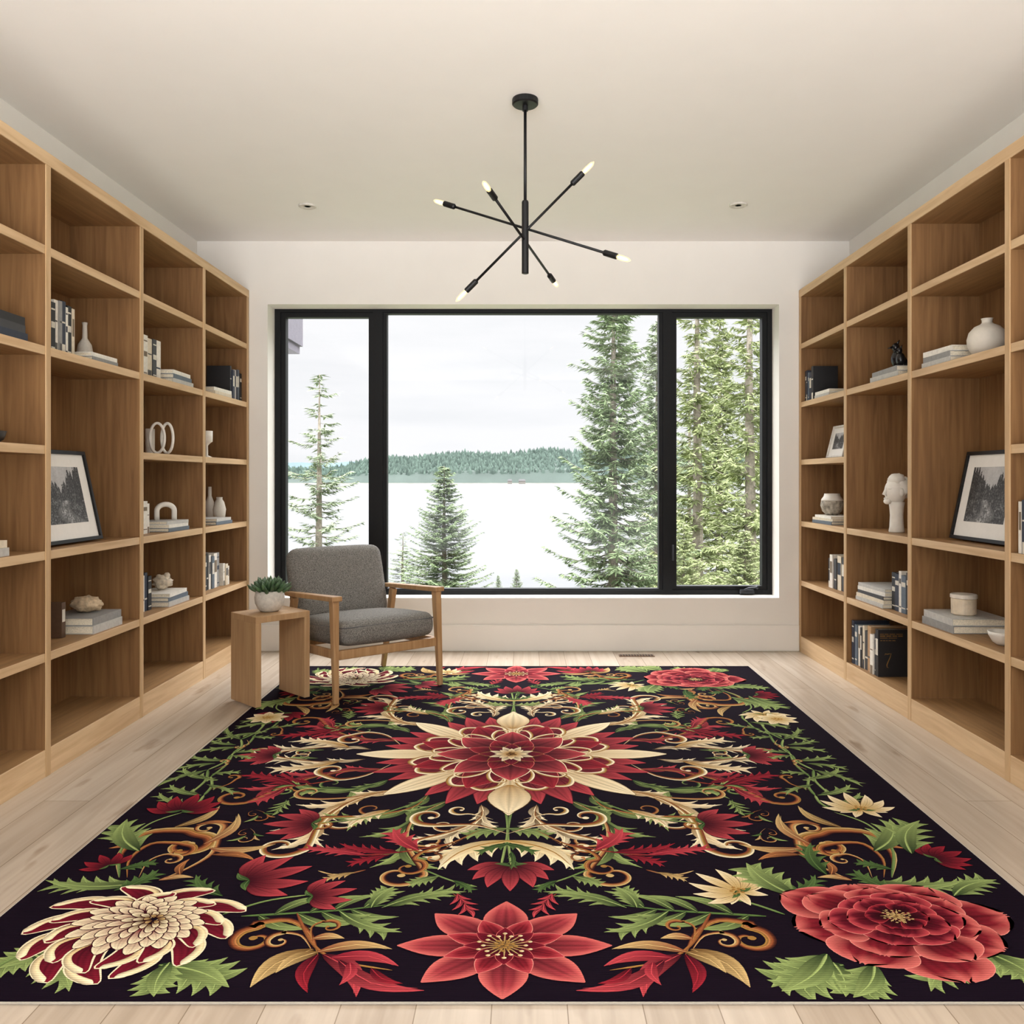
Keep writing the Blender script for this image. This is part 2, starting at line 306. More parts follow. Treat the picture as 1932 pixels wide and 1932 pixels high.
vase('cup','tall white cylinder cup behind white ring sculpture','cup',-2.09,4.73,TP['c'],vessel([(.022,0),(.025,.004),(.025,.15)],.003),WHITEC)
sc=thing('ring_sculpture','white sculpture of two upright loops beside white cup','sculpture',(-1.95,4.56,TP['c']))
for dx,a in ((-.022,.35),(.024,-.25)):
    MB().tube([(-1.95+dx+.036*math.cos(u)*math.cos(a),4.56+dx*.4+.036*math.cos(u)*math.sin(a),TP['c']+.09+.080*math.sin(u)) for u in [2*PI*k/36 for k in range(36)]],.0075,10,0,True).build('loop',WHITEC,sc,smooth=True)
row(-1.93,4.15,4.385,TP['d'],.168,['white','cream','charcoal','pale grey','white','white'],'short white row beside the arch',g)
z=stack(-1.875,-2.07,4.47,4.74,TP['d'],[(.02,'blue grey'),(.018,'white'),(.017,'pale grey')],'stack under the white arch',g)
tag(MB().tube([(-2.0,4.61,z)]+[(-1.965-.035*math.cos(PI*k/12),4.64-.03*math.cos(PI*k/12),z+.05+.036*math.sin(PI*k/12)) for k in range(13)]+[(-1.93,4.67,z)],.014,12).build('arch_sculpture',WHITEC,smooth=True),'white arch sculpture on a stack of three books','sculpture')
row(-1.93,4.15,4.39,TP['e'],.196,['charcoal','navy','black','white','navy','black'],'dark row beside the knobbly shell',g)
z=stack(-1.875,-2.07,4.47,4.74,TP['e'],[(.026,'pale grey'),(.022,'blue grey'),(.02,'white')],'stack beneath the knobbly shell',g)
tag(MB().ell((-1.985,4.64,z+.042),(.05,.04,.036),24,0,.5,2.6).ell((-1.965,4.655,z+.071),(.018,.018,.022),12,0,.4,4).build('shell',flat('shell_white','#cfc1ab',.7,0,.15,40,.4),smooth=True),'knobbly pale conch shell on three stacked books','shell')
row(-1.88,5.44,5.65,TP['b'],.214,['black','navy','pale grey','navy','blue grey','black'],'dark row near the window',g,.15)
stack(-1.872,-2.03,5.13,5.42,TP['b'],[(.024,'cream'),(.022,'white')],'pair before the left dark row',g)
vase('goblet','white footed goblet on shelf nearest the window','goblet',-1.95,5.2,TP['c'],vessel([(.03,0),(.03,.006),(.008,.016),(.007,.075),(.02,.09),(.034,.1),(.035,.165)],.003),WHITEC)
vase('vase','slender white bottle vase beside round white vase','vase',-2.08,5.6,TP['d'],vessel([(.024,0),(.027,.05),(.026,.13),(.012,.17),(.011,.23)],.003),WHITEC)
vase('vase','small round white vase beside slender bottle vase','vase',-1.98,5.5,TP['d'],vessel([(.02,0),(.036,.04),(.041,.085),(.03,.13),(.018,.15),(.02,.163)],.003),SPECK)
stack(-1.872,-2.04,5.15,5.43,TP['d'],[(.02,'blue grey'),(.018,'pale grey')],'pair before the round white vase',g)
row(-1.92,5.0,5.35,TP['e'],.228,['white','navy','white','charcoal','black','white','blue grey','white','grey'],'tall row on lowest shelf by window',g,.16)
row(-1.9,5.37,5.46,TP['e'],.14,['white','cream','white'],'short row beside that tall row',g,.12)
stack(-1.875,-2.07,2.95,3.2,TP['b'],[(.032,'navy'),(.03,'charcoal'),(.03,'black')],"dark stack at photo's left edge",g)
vase('bowl','small dark bowl at the left edge of the photo','bowl',-1.95,3.1,TP['c'],vessel([(.02,0),(.04,.015),(.05,.045)],.004),flat('dark_bowl','#35302c',.5))
stack(-1.875,-2.07,2.84,3.085,TP['d'],[(.03,'pale grey'),(.027,'cream')],"pale pair at photo's left edge",g)
# ---- right bookcase
g='books on the right bookcase'
row(1.862,5.5,5.65,TP['b'],.22,['black','navy','blue grey','navy','charcoal'],'dark row beside the window wall',g,.16)
row(1.95,5.06,5.17,TP['b'],.253,['white','navy','pale grey'],'tall trio by right upright',g,.16)
stack(1.865,2.03,5.2,5.46,TP['b'],[(.022,'pale grey'),(.02,'white')],'pair before the right dark row',g)
z=stack(1.865,2.05,5.16,5.5,TP['d'],[(.02,'blue grey'),(.016,'cream'),(.015,'white')],'stack under the grey banded pot',g)
pot=thing('vase','round grey pot with white shoulder on stacked books','vase',(1.95,5.38,z))
MB().lathe(vessel([(.035,0),(.06,.025),(.071,.06),(.066,.092),(.05,.118),(.046,.132)],.004),(0,0,0),32).build('body',flat('banded_pot','#a49b8d',.6,0,.3,45,.4),pot,world=False,smooth=True)
MB().lathe([(.0672,.092),(.064,.102),(.0512,.119),(.0472,.133),(.0485,.136),(.043,.136)],(0,0,0),32).build('rim_band',WHITEC,pot,world=False,smooth=True)
row(1.9,5.0,5.32,TP['e'],.21,['tan','charcoal','cream','charcoal','navy','white','black'],'lowest row next to the window',g,.16)
z=stack(1.865,2.08,4.24,4.58,TP['b'],[(.03,'pale grey'),(.026,'grey')],'pair under the black bird figurines',g)
for i,(x,y,k,l) in enumerate(((1.99,4.53,1.0,'taller black ceramic bird figurine on two grey books'),(1.95,4.4,.72,'shorter black ceramic bird figurine on two grey books'))):
    m=MB(); m.lathe([(.026*k,z),(.03*k,z+.012*k),(.012*k,z+.03*k)],(x,y,0),16)
    m.ell((x,y,z+.07*k),(.032*k,.036*k,.05*k)).ell((x-.008*k,y,z+.132*k),(.02*k,.021*k,.024*k)).tube([(x-.022*k,y,z+.134*k),(x-.052*k,y,z+.126*k)],[.008*k,.001],8).tube([(x+.01*k,y,z+.09*k),(x+.04*k,y+.01,z+.06*k),(x+.06*k,y+.01,z+.03*k)],[.018*k,.016*k,.004],10)
    m.tube([(x,y,z+.15*k),(x+.012*k,y,z+.172*k)],[.008*k,.002],8)
    tag(m.build('bird_figurine',flat('black_glaze','#17161a',.25),smooth=True),l,'figurine')
bx,by,bz=1.955,4.457,TP['d']
m=MB().lathe([(.038,bz),(.04,bz+.006),(.036,bz+.03),(.033,bz+.09),(.036,bz+.13),(.04,bz+.16)],(bx,by,0),24)
m.ell((bx-.006,by,bz+.215),(.056,.054,.072),24).ell((bx+.022,by,bz+.235),(.056,.06,.062),20,0,.2,4).ell((bx+.0,by,bz+.275),(.045,.05,.034),18,0,.2,5).ell((bx-.05,by-.004,bz+.163),(.02,.024,.016),14)
m.tube([(bx-.058,by-.008,bz+.232),(bx-.071,by-.01,bz+.2),(bx-.056,by-.008,bz+.196)],[.006,.01,.006],10).ell((bx+.005,by-.05,bz+.21),(.014,.01,.022),10).ell((bx-.06,by-.006,bz+.178),(.009,.018,.006),10).ell((bx-.045,by-.03,bz+.23),(.014,.01,.006),10)
tag(m.build('bust',WHITEC,smooth=True),'white plaster head sculpture on a tall neck','bust')
stack(1.865,2.08,4.42,4.78,TP['e'],[(.02,'pale grey'),(.02,'cream'),(.018,'charcoal'),(.02,'white'),(.018,'pale grey')],'five book stack, right bookcase',g)
row(1.9,4.09,4.405,TP['e'],.215,['white','navy','white','charcoal','blue grey','white','navy','black'],'row beside the five book stack',g,.17)
rb=row(1.866,4.49,4.84,TP['f'],.25,['black','navy','white','tan','charcoal','cream','black','white','blue grey','navy'],'bottom row behind gold lettered cover',g,.2)
fb=rb[0]; fb['label']='black book with gold lettering on cover, low right bookcase'; GOLDM=flat('gold_foil','#8a6636',.5,.2)
cov=[c for c in fb.children if c.name.startswith('cover')][0]
yf=min(v.co.y for v in cov.data.vertices)-.0006
m=MB()
for zz,hh,xs in ((.224,.004,((-.09,-.07),(-.066,-.045),(-.04,-.01),(-.004,.03))),(.213,.006,((-.09,-.062),(-.056,-.03),(-.024,.0),(.006,.03))),(.204,.003,((-.09,-.05),(-.044,.0))),(.190,.004,((-.088,-.078),(-.074,-.062),(-.058,-.05),(-.045,-.03),(-.025,-.008)))):
    for a,b_ in xs: m.box(a,b_,yf,yf+.0006,zz,zz+hh)
m.build('gold_title',GOLDM,fb,world=False)
m=MB(); m.tube([(-.065+.62*(x+.08),yf+.0003,.05+.66*(zq-.04)) for x,zq in ((-.08,.136),(-.076,.150),(-.06,.146),(-.045,.149),(-.025,.152),(-.035,.12),(-.052,.085),(-.062,.06),(-.06,.042),(-.045,.038))],[.0006,.002,.0024,.0024,.0018,.0022,.0028,.003,.0022,.0006],6); m.v=[Vector((v.x,yf+(v.y-yf)*.05,v.z)) for v in m.v]
m.build('gold_numeral',GOLDM,fb,world=False)
stack(1.865,2.03,3.72,3.985,TP['b'],[(.026,'pale grey'),(.025,'grey'),(.024,'white')],'stack beside the round cream vase',g)
vase('vase','large round cream vase on upper right shelf','vase',1.953,3.582,TP['b'],vessel([(.04,0),(.062,.018),(.076,.05),(.078,.075),(.070,.105),(.05,.128),(.026,.139),(.020,.146),(.021,.158),(.024,.163)],.004),flat('cream_vase','#d6cfc2',.6,0,.015,60))
z=stack(1.865,2.12,3.69,3.98,TP['e'],[(.033,'grey'),(.031,'pale grey')],'pair under the candle jar',g)
cj=thing('candle_jar','cream candle jar with wooden lid on grey books','jar',(1.975,3.815,z))
MB().lathe([(.045,0),(.052,.006),(.053,.07),(.05,.074)],(0,0,0),32).build('jar',flat('candle_cream','#d8c7ae',.5),cj,world=False,smooth=False)
MB().lathe([(.054,.0745),(.056,.077),(.056,.09),(.053,.093)],(0,0,0),32).build('lid',flat('lid_wood','#e2d9cb',.5),cj,world=False)
vase('bowl','small white bowl on shelf beside pair of grey books','bowl',1.95,3.445,TP['e'],vessel([(.028,0),(.045,.012),(.06,.04),(.063,.055)],.004),WHITEC)
row(1.848,2.93,3.19,TP['d'],.207,['navy','white','charcoal','pale grey','white','black','grey','white','navy','white'],"row at photo's right edge",g,.17)

# ------------------------------------------------------------------ framed pictures
PRINT=vcol('photo_print',.5)
def picture(Xb,Xt,y0,y1,z,h,label,mono=True,bd=.016,matw=.062,seed=0,fm=None):
    s=1 if Xb>0 else -1; W=y1-y0; o=thing('picture_frame',label,'picture',(Xb,(y0+y1)/2,z+.004)); o.rotation_euler=(0,s*math.asin(min(.9,abs(Xt-Xb)/h)),0)
    r=-s; fr=MB()
    for a in ((-W/2,W/2,0,bd),(-W/2,W/2,h-bd,h),(-W/2,-W/2+bd,bd,h-bd),(W/2-bd,W/2,bd,h-bd)): fr.box(0,r*.022,a[0],a[1],a[2],a[3],.001)
    fr.build('frame',fm or BLACKM,o,world=False)
    mb_=MB().box(r*.004,r*.012,-W/2+bd,W/2-bd,bd,h-bd).build('mat_board',flat('mat_board','#efece6',.8,0,.01),o,world=False)
    nx,nz=120,120; V=[];Fc=[];C=[]; a0,a1,b0,b1=-W/2+bd+matw,W/2-bd-matw,bd+matw*1.1,h-bd-matw*.9
    for j in range(nz+1):
        for i in range(nx+1):
            u,v=i/nx,j/nz; V.append((r*.0125,a0+(a1-a0)*u,b0+(b1-b0)*v))
            n=noise.noise(Vector((u*11+seed,v*9,1)))*.5+noise.noise(Vector((u*37,v*33+seed,4)))*.8
            hf=noise.noise(Vector((u*60,v*30+seed,9)))
            edge=abs(u-.5+.06*math.sin(seed))*2
            top=.60+.34*edge**1.2+.18*noise.noise(Vector((u*9+seed,0,2)))+.12*abs(math.sin(u*47+seed))*(.4+edge)+.05*hf
            if v>top: c=.46+.25*(v-top)+.08*n
            elif v>.40: c=.015+.14*max(0,n+.05)+.20*max(0,hf)*(1-edge*.6)
            else:
                c=.025+.30*max(0,n)+.15*max(0,hf)
                d_=abs(u-.55-.5*(.40-v)*math.sin(v*9+seed)); w_=.07+.5*(.40-v)
                if d_<w_: c=.10+.55*max(0,.25+1.2*n)*(1-d_/w_)
            c=max(.012,min(.8,c)); C.append((c,c,c,1))
    for j in range(nz):
        for i in range(nx): q=j*(nx+1)+i; Fc.append((q,q+1,q+nx+2,q+nx+1))
    me=bpy.data.meshes.new('print'); me.from_pydata(V,[],Fc); at_=me.color_attributes.new('Col','FLOAT_COLOR','POINT')
    at_.data.foreach_set('color',[x for c in C for x in c]); me.materials.append(PRINT); p=bpy.data.objects.new('print',me); COL.objects.link(p); p.parent=mb_
picture(-1.945,-2.03,3.38,3.872,TP['d'],.405,'black framed landscape photograph leaning in the left bookcase',seed=2)
picture(1.985,2.068,3.45,3.925,TP['d'],.405,'black framed landscape photograph leaning in the right bookcase',seed=9)
picture(1.98,2.03,5.24,5.52,TP['c'],.21,'small white framed picture in right bookcase near window',bd=.012,matw=.04,seed=5,fm=flat('white_frame','#dedad2',.5))

# ------------------------------------------------------------------ floor vent
vt=thing('floor_vent','brown metal floor vent below the window','vent',(.72,5.54,.0))
MB().box(.615,.845,5.505,5.565,0,.004,.001).build('vent_plate',flat('vent_brown','#6b4f38',.5),vt)
m=MB()
for k in range(12): m.box(.622+k*.0183,.634+k*.0183,5.513,5.557,.004,.0048)
m.build('slot',flat('vent_slot','#2a1d14',.7),vt)

# ------------------------------------------------------------------ armchair
RUGTOP=.0105
def fabric():
    m,nt,b=newmat('grey_fabric'); tc=nt.nodes.new('ShaderNodeTexCoord'); n=nt.nodes.new('ShaderNodeTexNoise'); n.inputs['Scale'].default_value=230; n.inputs['Detail'].default_value=2
    nt.links.new(tc.outputs['Object'],n.inputs['Vector'])
    r=nt.nodes.new('ShaderNodeValToRGB'); r.color_ramp.elements[0].position=.3; r.color_ramp.elements[1].position=.7; r.color_ramp.elements[0].color=lin('#52504d'); r.color_ramp.elements[1].color=lin('#94918b')
    nt.links.new(n.outputs['Fac'],r.inputs['Fac']); nt.links.new(r.outputs['Color'],b.inputs['Base Color']); b.inputs['Roughness'].default_value=.95; b.inputs['Specular IOR Level'].default_value=.15
    bp=nt.nodes.new('ShaderNodeBump'); bp.inputs['Strength'].default_value=.35; bp.inputs['Distance'].default_value=.003; nt.links.new(n.outputs['Fac'],bp.inputs['Height']); nt.links.new(bp.outputs['Normal'],b.inputs['Normal']); return m
FAB=fabric()
def cushion(hx,hy,hz,r,bulge,ax,M,cr=0):
    def ax_s(h): return [-h,-h+.12*r,-h+.35*r,-h+.65*r,-h+r]+[(-h+r)+(2*h-2*r)*k/10 for k in range(1,10)]+[h-r,h-.65*r,h-.35*r,h-.12*r,h]
    hs=(hx,hy,hz); bm=bmesh.new()
    for a in range(3):
        u,w=[(1,2),(0,2),(0,1)][a]
        U,W=ax_s(hs[u]),ax_s(hs[w])
        for sg in (-1,1):
            grid=[]
            for uu in U:
                rw=[]
                for ww in W:
                    p=[0,0,0]; p[a]=sg*hs[a]; p[u]=uu; p[w]=ww
                    q=Vector([max(-(hs[i]-r),min(hs[i]-r,p[i])) for i in range(3)]); d=Vector(p)-q
                    if d.length>1e-9: d=d.normalized()*r
                    p2=q+d; o1,o2=[(1,2),(0,2),(0,1)][ax]
                    e1,e2=p2[o1]/hs[o1],p2[o2]/hs[o2]
                    kk=bulge*(1-e1**2)*(1-e2**2); p2[ax]+=kk*(1 if p2[ax]>0 else -1)*min(1,abs(p2[ax])/hs[ax])
                    p2[o1]*=1-cr*(e2**4); p2[o2]*=1-cr*1.4*(e1**4)
                    rw.append(bm.verts.new(p2))
                grid.append(rw)
            for i in range(len(U)-1):
                for j in range(len(W)-1):
                    bm.faces.new([grid[i][j],grid[i+1][j],grid[i+1][j+1],grid[i][j+1]])
    bmesh.ops.remove_doubles(bm,verts=bm.verts[:],dist=1e-5); bmesh.ops.recalc_face_normals(bm,faces=bm.faces[:])
    m=MB(); m.addbm(bm,0,M); return m
ac=thing('armchair','grey upholstered armchair with oak frame by the window','armchair',(-.714,4.5135,0),math.radians(39.6))
T=Matrix.Translation
Ms=T((0,.275,.338))@Matrix.Rotation(math.radians(-4),4,'X')
seat=cushion(.285,.292,.064,.05,.02,2,Ms,.012).build('seat_cushion',FAB,ac,world=False,smooth=True)
Mb=T((0,.6,.548))@Matrix.Rotation(math.radians(-15),4,'X')
back=cushion(.30,.054,.217,.052,.022,1,Mb,.03).build('back_cushion',FAB,ac,world=False,smooth=True)
PIPE=flat('piping_grey','#5c5c5d',.9,0,.1,200)
def loop_(hx,hz,r,n=8):
    o=[]
    for (sx,sz,a0) in ((1,1,0),(-1,1,PI/2),(-1,-1,PI),(1,-1,1.5*PI)):
        for k in range(n+1):
            a=a0+PI/2*k/n; o.append((sx*(hx-r)+r*math.cos(a),sz*(hz-r)+r*math.sin(a)))
    return o
MB().tube([Ms@Vector((x,y,.031)) for x,y in loop_(.279,.286,.035)],.0035,6,0,True).build('piping',PIPE,seat,world=False,smooth=True)
for s in (-1,1):
    sx=s*.322 if s<0 else .312
    MB().beam((sx,-.005,RUGTOP),(sx*.985,.025,.53),(.026,.026),(.036,.05),(0,1,0)).build('leg',CHAIRW,ac,world=False)
    MB().beam((s*.315,.618,RUGTOP),(s*.314,.50,.50),(.026,.026),(.032,.045),(0,1,0)).build('leg',CHAIRW,ac,world=False)
    MB().beam((sx*.985,-.012,.543),(s*.318,.58,.512),(.058,.026),(.04,.024)).build('armrest',CHAIRW,ac,world=False)
    MB().beam((s*.302,.03,.252),(s*.302,.56,.23),(.024,.045),(.024,.045)).build('side_rail',CHAIRW,ac,world=False)
    MB().beam((s*.2,.59,.24),(s*.2,.71,.68),(.03,.022),(.03,.022),(0,1,0)).build('back_post',CHAIRW,ac,world=False)
MB().beam((-.305,.022,.25),(.302,.022,.25),(.026,.048),(.026,.048)).build('front_rail',CHAIRW,ac,world=False)
MB().beam((-.305,.575,.228),(.305,.575,.228),(.026,.045),(.026,.045)).build('rear_rail',CHAIRW,ac,world=False)

# ------------------------------------------------------------------ side table + plant
ang=math.atan2(.72,.69); tb=thing('side_table','small oak waterfall side table beside the armchair','side table',(-1.343-.72*.1275,4.23+.69*.1275,RUGTOP),ang)
Wt,Dt,Ht=.31,.255,.452
MB().box(0,Wt,-Dt/2,Dt/2,Ht-.032,Ht,.0015).build('tabletop',TABLEW,tb,world=False)
MB().box(0,.032,-Dt/2,Dt/2,0,Ht-.032,.0015).build('side_panel',TABLEW,tb,world=False)
MB().box(Wt-.032,Wt,-Dt/2,Dt/2,0,Ht-.032,.0015).build('side_panel',TABLEW,tb,world=False)
pp=thing('potted_plant','green succulent in a speckled white pot on side table','plant',(-1.333,4.432,Ht+RUGTOP+.0005))
potm=MB().lathe([(.04,0),(.058,.012),(.074,.045),(.077,.075),(.072,.1),(.068,.108),(.062,.108),(.062,.098),(.02,.096)],(0,0,0),36).build('pot',flat('pot_speckled','#c9c3b8',.7,0,.07,60,.15),pp,world=False,smooth=True)
MB().lathe([(.0625,.09),(.06,.1),(.02,.104)],(0,0,0),24).build('soil',flat('soil','#3a2c20',.95),potm,world=False)
m=MB(); random.seed(5)
for k in range(48):
    a=k*2.4; el=.10+1.2*(k/48)**1.2; L=.108-.045*k/48+random.uniform(-.008,.008); b0=Vector((.014*math.cos(a),.014*math.sin(a),.097+.0004*k)); pts=[];rs=[]
    for i in range(7):
        s=i/6; e=el+.35*s*s; pts.append(b0+Vector((math.cos(a)*math.cos(e*.8),math.sin(a)*math.cos(e*.8),math.sin(e*.8)))*L*s); rs.append(max(.0006,.0155*(1-s)**.5*(.6+.8*s)))
    m.tube(pts,rs,7)
m.build('leaves',flat('succulent_green','#46613f',.45,0,.25,30),pp,world=False,smooth=True)

# ------------------------------------------------------------------ rug
RZ=.006; GV=[];GC=[];GF=[]; zc=[0]; XF=[lambda x,y:(x,y)]
rx0,rx1,ry0,ry1=-1.372,1.372,1.858,5.205
def G(px,py):
    Y=(H-RZ-.002)*F/(py-VY); return ((px-VX)*Y/F,Y)
def emit(rows):
    zc[0]+=1.2e-6; z=RZ+.0002+zc[0]; o=len(GV); n=len(rows[0])
    for r in rows:
        for x,y,c in r:
            X,Y=XF[0](x,y); GV.append((min(rx1-.004,max(rx0+.004,X)),min(ry1-.004,max(ry0+.006,Y)),z)); GC.append(c)
    for i in range(len(rows)-1):
        for j in range(n-1): GF.append((o+i*n+j,o+i*n+j+1,o+(i+1)*n+j+1,o+(i+1)*n+j))
def layered(jobs):      # mirrored copies do not overlap: let them share the same range of layers
    b=zc[0]; top=b
    for i,j in enumerate(jobs):
        zc[0]=b+i*.29e-6; j(); top=max(top,zc[0])
    zc[0]=top+1e-6
Cc={k:lin(v) for k,v in dict(red='#94242f',redd='#350815',redl='#b9444a',coral='#cf6a62',cream='#eeddb8',creamd='#b8975a',gold='#9f763b',goldd='#5d3f1d',goldl='#c7a870',green='#546c3a',greend='#1d3019',greenl='#90a060',brown='#7e3f28',brownd='#421e18',brownl='#b37545',base='#140a16',crim='#741727',wine='#4e0c1d',pink='#dc8a7e',copper='#8a4a2b').items()}
R_,RDk,RL,CO,CR,CD,GO,GD,GL,GR,GRD,GRL,BR,BRD,BRL,BS,CM,WI,PK,CP=[Cc[k] for k in('red','redd','redl','coral','cream','creamd','gold','goldd','goldl','green','greend','greenl','brown','brownd','brownl','base','crim','wine','pink','copper')]
def petal(b,t,w,c0,c1,bend=0,p=.85,rnd=1.,edge=None,ew=.005,n=9,streak=.10,ruff=0,g=1.5,s0=0,side=0,ph=0,qn=9,rim=None):
    bx,by=b;tx,ty=t;dx,dy=tx-bx,ty-by;L=math.hypot(dx,dy)
    if L<1e-6: return
    dx/=L;dy/=L;nx,ny=-dy,dx
    def sec(wd,ext,qs,cf):
        rows=[]
        for i in range(n+1):
            s=s0+(1-s0)*i/n; f=(max(0,math.sin(PI*min(1,(s*.97+.02))**p)))**rnd; ll=s*(L+ext)-ext*.3; o=bend*L*4*s*(1-s)
            hw=wd*.5*f
            x0,y0=bx+dx*ll+nx*o,by+dy*ll+ny*o; row_=[]
            for q in qs:
                rf=ruff*L*(f if rnd<=0 else f**.6)*(math.cos(q*8.5+ph)+.5*math.cos(q*15+ph*2.7))*s*s if ruff else 0
                row_.append((x0+nx*q*hw+dx*rf,y0+ny*q*hw+dy*rf,cf(s,q)))
            rows.append(row_)
        emit(rows)
    if qn==9: qs=(-1,-.72,-.45,-.18,0,.18,.45,.72,1)
    else: qs=tuple(-1+2*k/(qn-1) for k in range(qn))
    if edge: sec(w+2*ew,ew,(-1,0,1) if not ruff else qs,lambda s,q:edge)
    def cf(s,q):
        c=mulc(mixc(c0,c1,min(1,(s*.92+.22*abs(q)*s))**g),(1+streak*(1 if int(round(abs(q)*3.7*(qn-1)/8))%2 else -1))*(.82 if abs(q)<1e-6 else 1)*(1+side*q))
        if rim: c=mixc(c,rim,max(0,min(1,max((s-.78)/.22,(abs(q)-.55)/.45*min(1,s*1.6)))))
        return c
    sec(w,0,qs,cf)
def cat(pts,k=7):
    P=[pts[0]]+list(pts)+[pts[-1]]; out=[]
    for i in range(1,len(P)-2):
        p0,p1,p2,p3=P[i-1],P[i],P[i+1],P[i+2]
        for j in range(k):
            t=j/k; out.append(tuple(.5*((2*p1[a])+(-p0[a]+p2[a])*t+(2*p0[a]-5*p1[a]+4*p2[a]-p3[a])*t*t+(-p0[a]+3*p1[a]-3*p2[a]+p3[a])*t**3) for a in (0,1)))
    out.append(pts[-1]); return out
def stroke(pts,w0,w1,c0,c1,hl=.35,k=7,taper=True):
    S=cat(pts,k); N=len(S); rows=[]
    for i,(x,y) in enumerate(S):
        a=S[max(0,i-1)];b=S[min(N-1,i+1)];dx,dy=b[0]-a[0],b[1]-a[1];L=math.hypot(dx,dy) or 1;nx,ny=-dy/L,dx/L;s=i/(N-1)
        w=(w0+(w1-w0)*s)*.5
        if taper: w*=min(1,.25+s*6,.15+(1-s)*6)
        c=mixc(c0,c1,s); rows.append([(x-nx*w,y-ny*w,mulc(c,.5)),(x-nx*w*.2,y-ny*w*.2,c),(x+nx*w*.4,y+ny*w*.4,mulc(c,1+hl)),(x+nx*w,y+ny*w,c)])
    emit(rows)
def spiral(c,r,a0,turn,n=16,r1=.2):
    return [(c[0]+(r+(r*r1-r)*i/n)*math.cos(a0+turn*i/n),c[1]+(r+(r*r1-r)*i/n)*math.sin(a0+turn*i/n)) for i in range(n+1)]
def ribbon(pts,w,cols,k=5,peak=.35,w_end=.18,sharp=True):   # scroll of parallel coloured strands, swelling then tapering
    S=cat(pts,k); N=len(S); rows=[]; m=len(cols)
    for i,(x,y) in enumerate(S):
        a=S[max(0,i-1)];b=S[min(N-1,i+1)];dx,dy=b[0]-a[0],b[1]-a[1];L=math.hypot(dx,dy) or 1;nx,ny=-dy/L,dx/L;s=i/(N-1)
        f=(math.sin(PI/2*min(1,s/peak))**.8 if s<peak else 1-(1-w_end)*((s-peak)/(1-peak))**.8)
        hw=w*.5*max(.05,f*min(1,(1-s)*9+.25)); r=[]
        for j,c in enumerate(cols):
            u0=-1+2*j/m; u1=-1+2*(j+1)/m
            r.append((x+nx*hw*(u0+.04),y+ny*hw*(u0+.04),mulc(c,.55))); r.append((x+nx*hw*(u0*.35+u1*.65),y+ny*hw*(u0*.35+u1*.65),mulc(c,1.2)))
        r.append((x+nx*hw,y+ny*hw,mulc(cols[-1],.7))); rows.append(r)
    emit(rows)
def scroll(start,ctrl,c,r,a0,turn,w,cols,r1=.16,n=20,k=4):
    sp=spiral(c,r,a0,turn,n,r1); ribbon([start]+ctrl+sp[::2],w,cols,k); e=sp[-1]
    petal((e[0]-r*.17,e[1]),(e[0]+r*.17,e[1]),r*.3,cols[-1],cols[-1],rnd=.6,p=1)
def curl(start,ctrl,c,r,a0,turn,w0,c0,c1,w1=None):
    sp=spiral(c,r,a0,turn); stroke([start]+ctrl+sp[::2],w0,w1 or w0*.55,c0,c1,k=4)
    e=sp[-1]; petal((e[0]-r*.2,e[1]),(e[0]+r*.2,e[1]),r*.36,c1,c1,rnd=.6,p=1)
def leaf(b,t,w,c0,c1,lobes=3,bend=.06,vein=None):
    lobes+=1; w*=.88
    dx,dy=t[0]-b[0],t[1]-b[1];L=math.hypot(dx,dy);dx/=L;dy/=L;nx,ny=-dy,dx
    for i in range(lobes):
        s=.06+.52*i/max(1,lobes-1)
        for sd in (-1,1):
            o=bend*L*4*s*(1-s); bs=(b[0]+dx*s*L+nx*o,b[1]+dy*s*L+ny*o)
            ww=w*(.54-.3*abs(s-.3)/.5); tp=(bs[0]+dx*L*.35+nx*sd*ww,bs[1]+dy*L*.35+ny*sd*ww)
            petal(bs,tp,w*.29,c0,c1,bend=-.19*sd,p=.75,n=7,streak=.07,g=1,side=.25*sd)
            stroke([bs,((bs[0]+tp[0])/2+(tp[1]-bs[1])*.19*sd,(bs[1]+tp[1])/2-(tp[0]-bs[0])*.19*sd),(bs[0]+(tp[0]-bs[0])*.9,bs[1]+(tp[1]-bs[1])*.9)],w*.025,w*.012,c1,mulc(c1,1.1),k=2)
    petal(b,t,w*.42,c0,c1,bend=bend,p=.8,streak=.07,g=1,side=.2)
    S=[(b[0]+dx*s*L+nx*bend*L*4*s*(1-s),b[1]+dy*s*L+ny*bend*L*4*s*(1-s)) for s in (0,.3,.6,.92)]
    stroke(S,w*.06,w*.02,vein or c1,vein or c1,k=3)
def leafs(b,t,w,c0,c1,sd):
    petal(b,t,w*.9,c0,c1,bend=.14*sd,p=.75,streak=.08,g=1,side=.2*sd); stroke([b,((b[0]+t[0])/2-(t[1]-b[1])*.14*sd,(b[1]+t[1])/2+(t[0]-b[0])*.14*sd),(b[0]+(t[0]-b[0])*.93,b[1]+(t[1]-b[1])*.93)],.0035,.002,c1,mulc(c1,1.2),k=3)
def frond(pts,n,ll,lw,c0,c1,cs,tipleaf=True,al=.75):
    S=cat(pts,8); N=len(S); stroke(pts,.012,.006,cs,cs)
    for i in range(n):
        s=.16+.78*i/n; q=int(s*(N-2)); p=S[q]; d=math.atan2(S[q+1][1]-p[1],S[q+1][0]-p[0]); sd=1 if i%2 else -1; a=d+sd*al; l=ll*(1-.3*s)
        leafs(p,(p[0]+math.cos(a)*l,p[1]+math.sin(a)*l),lw*(1-.25*s),c0,c1,sd)
    if tipleaf:
        p=S[-1]; d=math.atan2(p[1]-S[-3][1],p[0]-S[-3][0]); leafs(p,(p[0]+math.cos(d)*ll,p[1]+math.sin(d)*ll),lw,c0,c1,1)
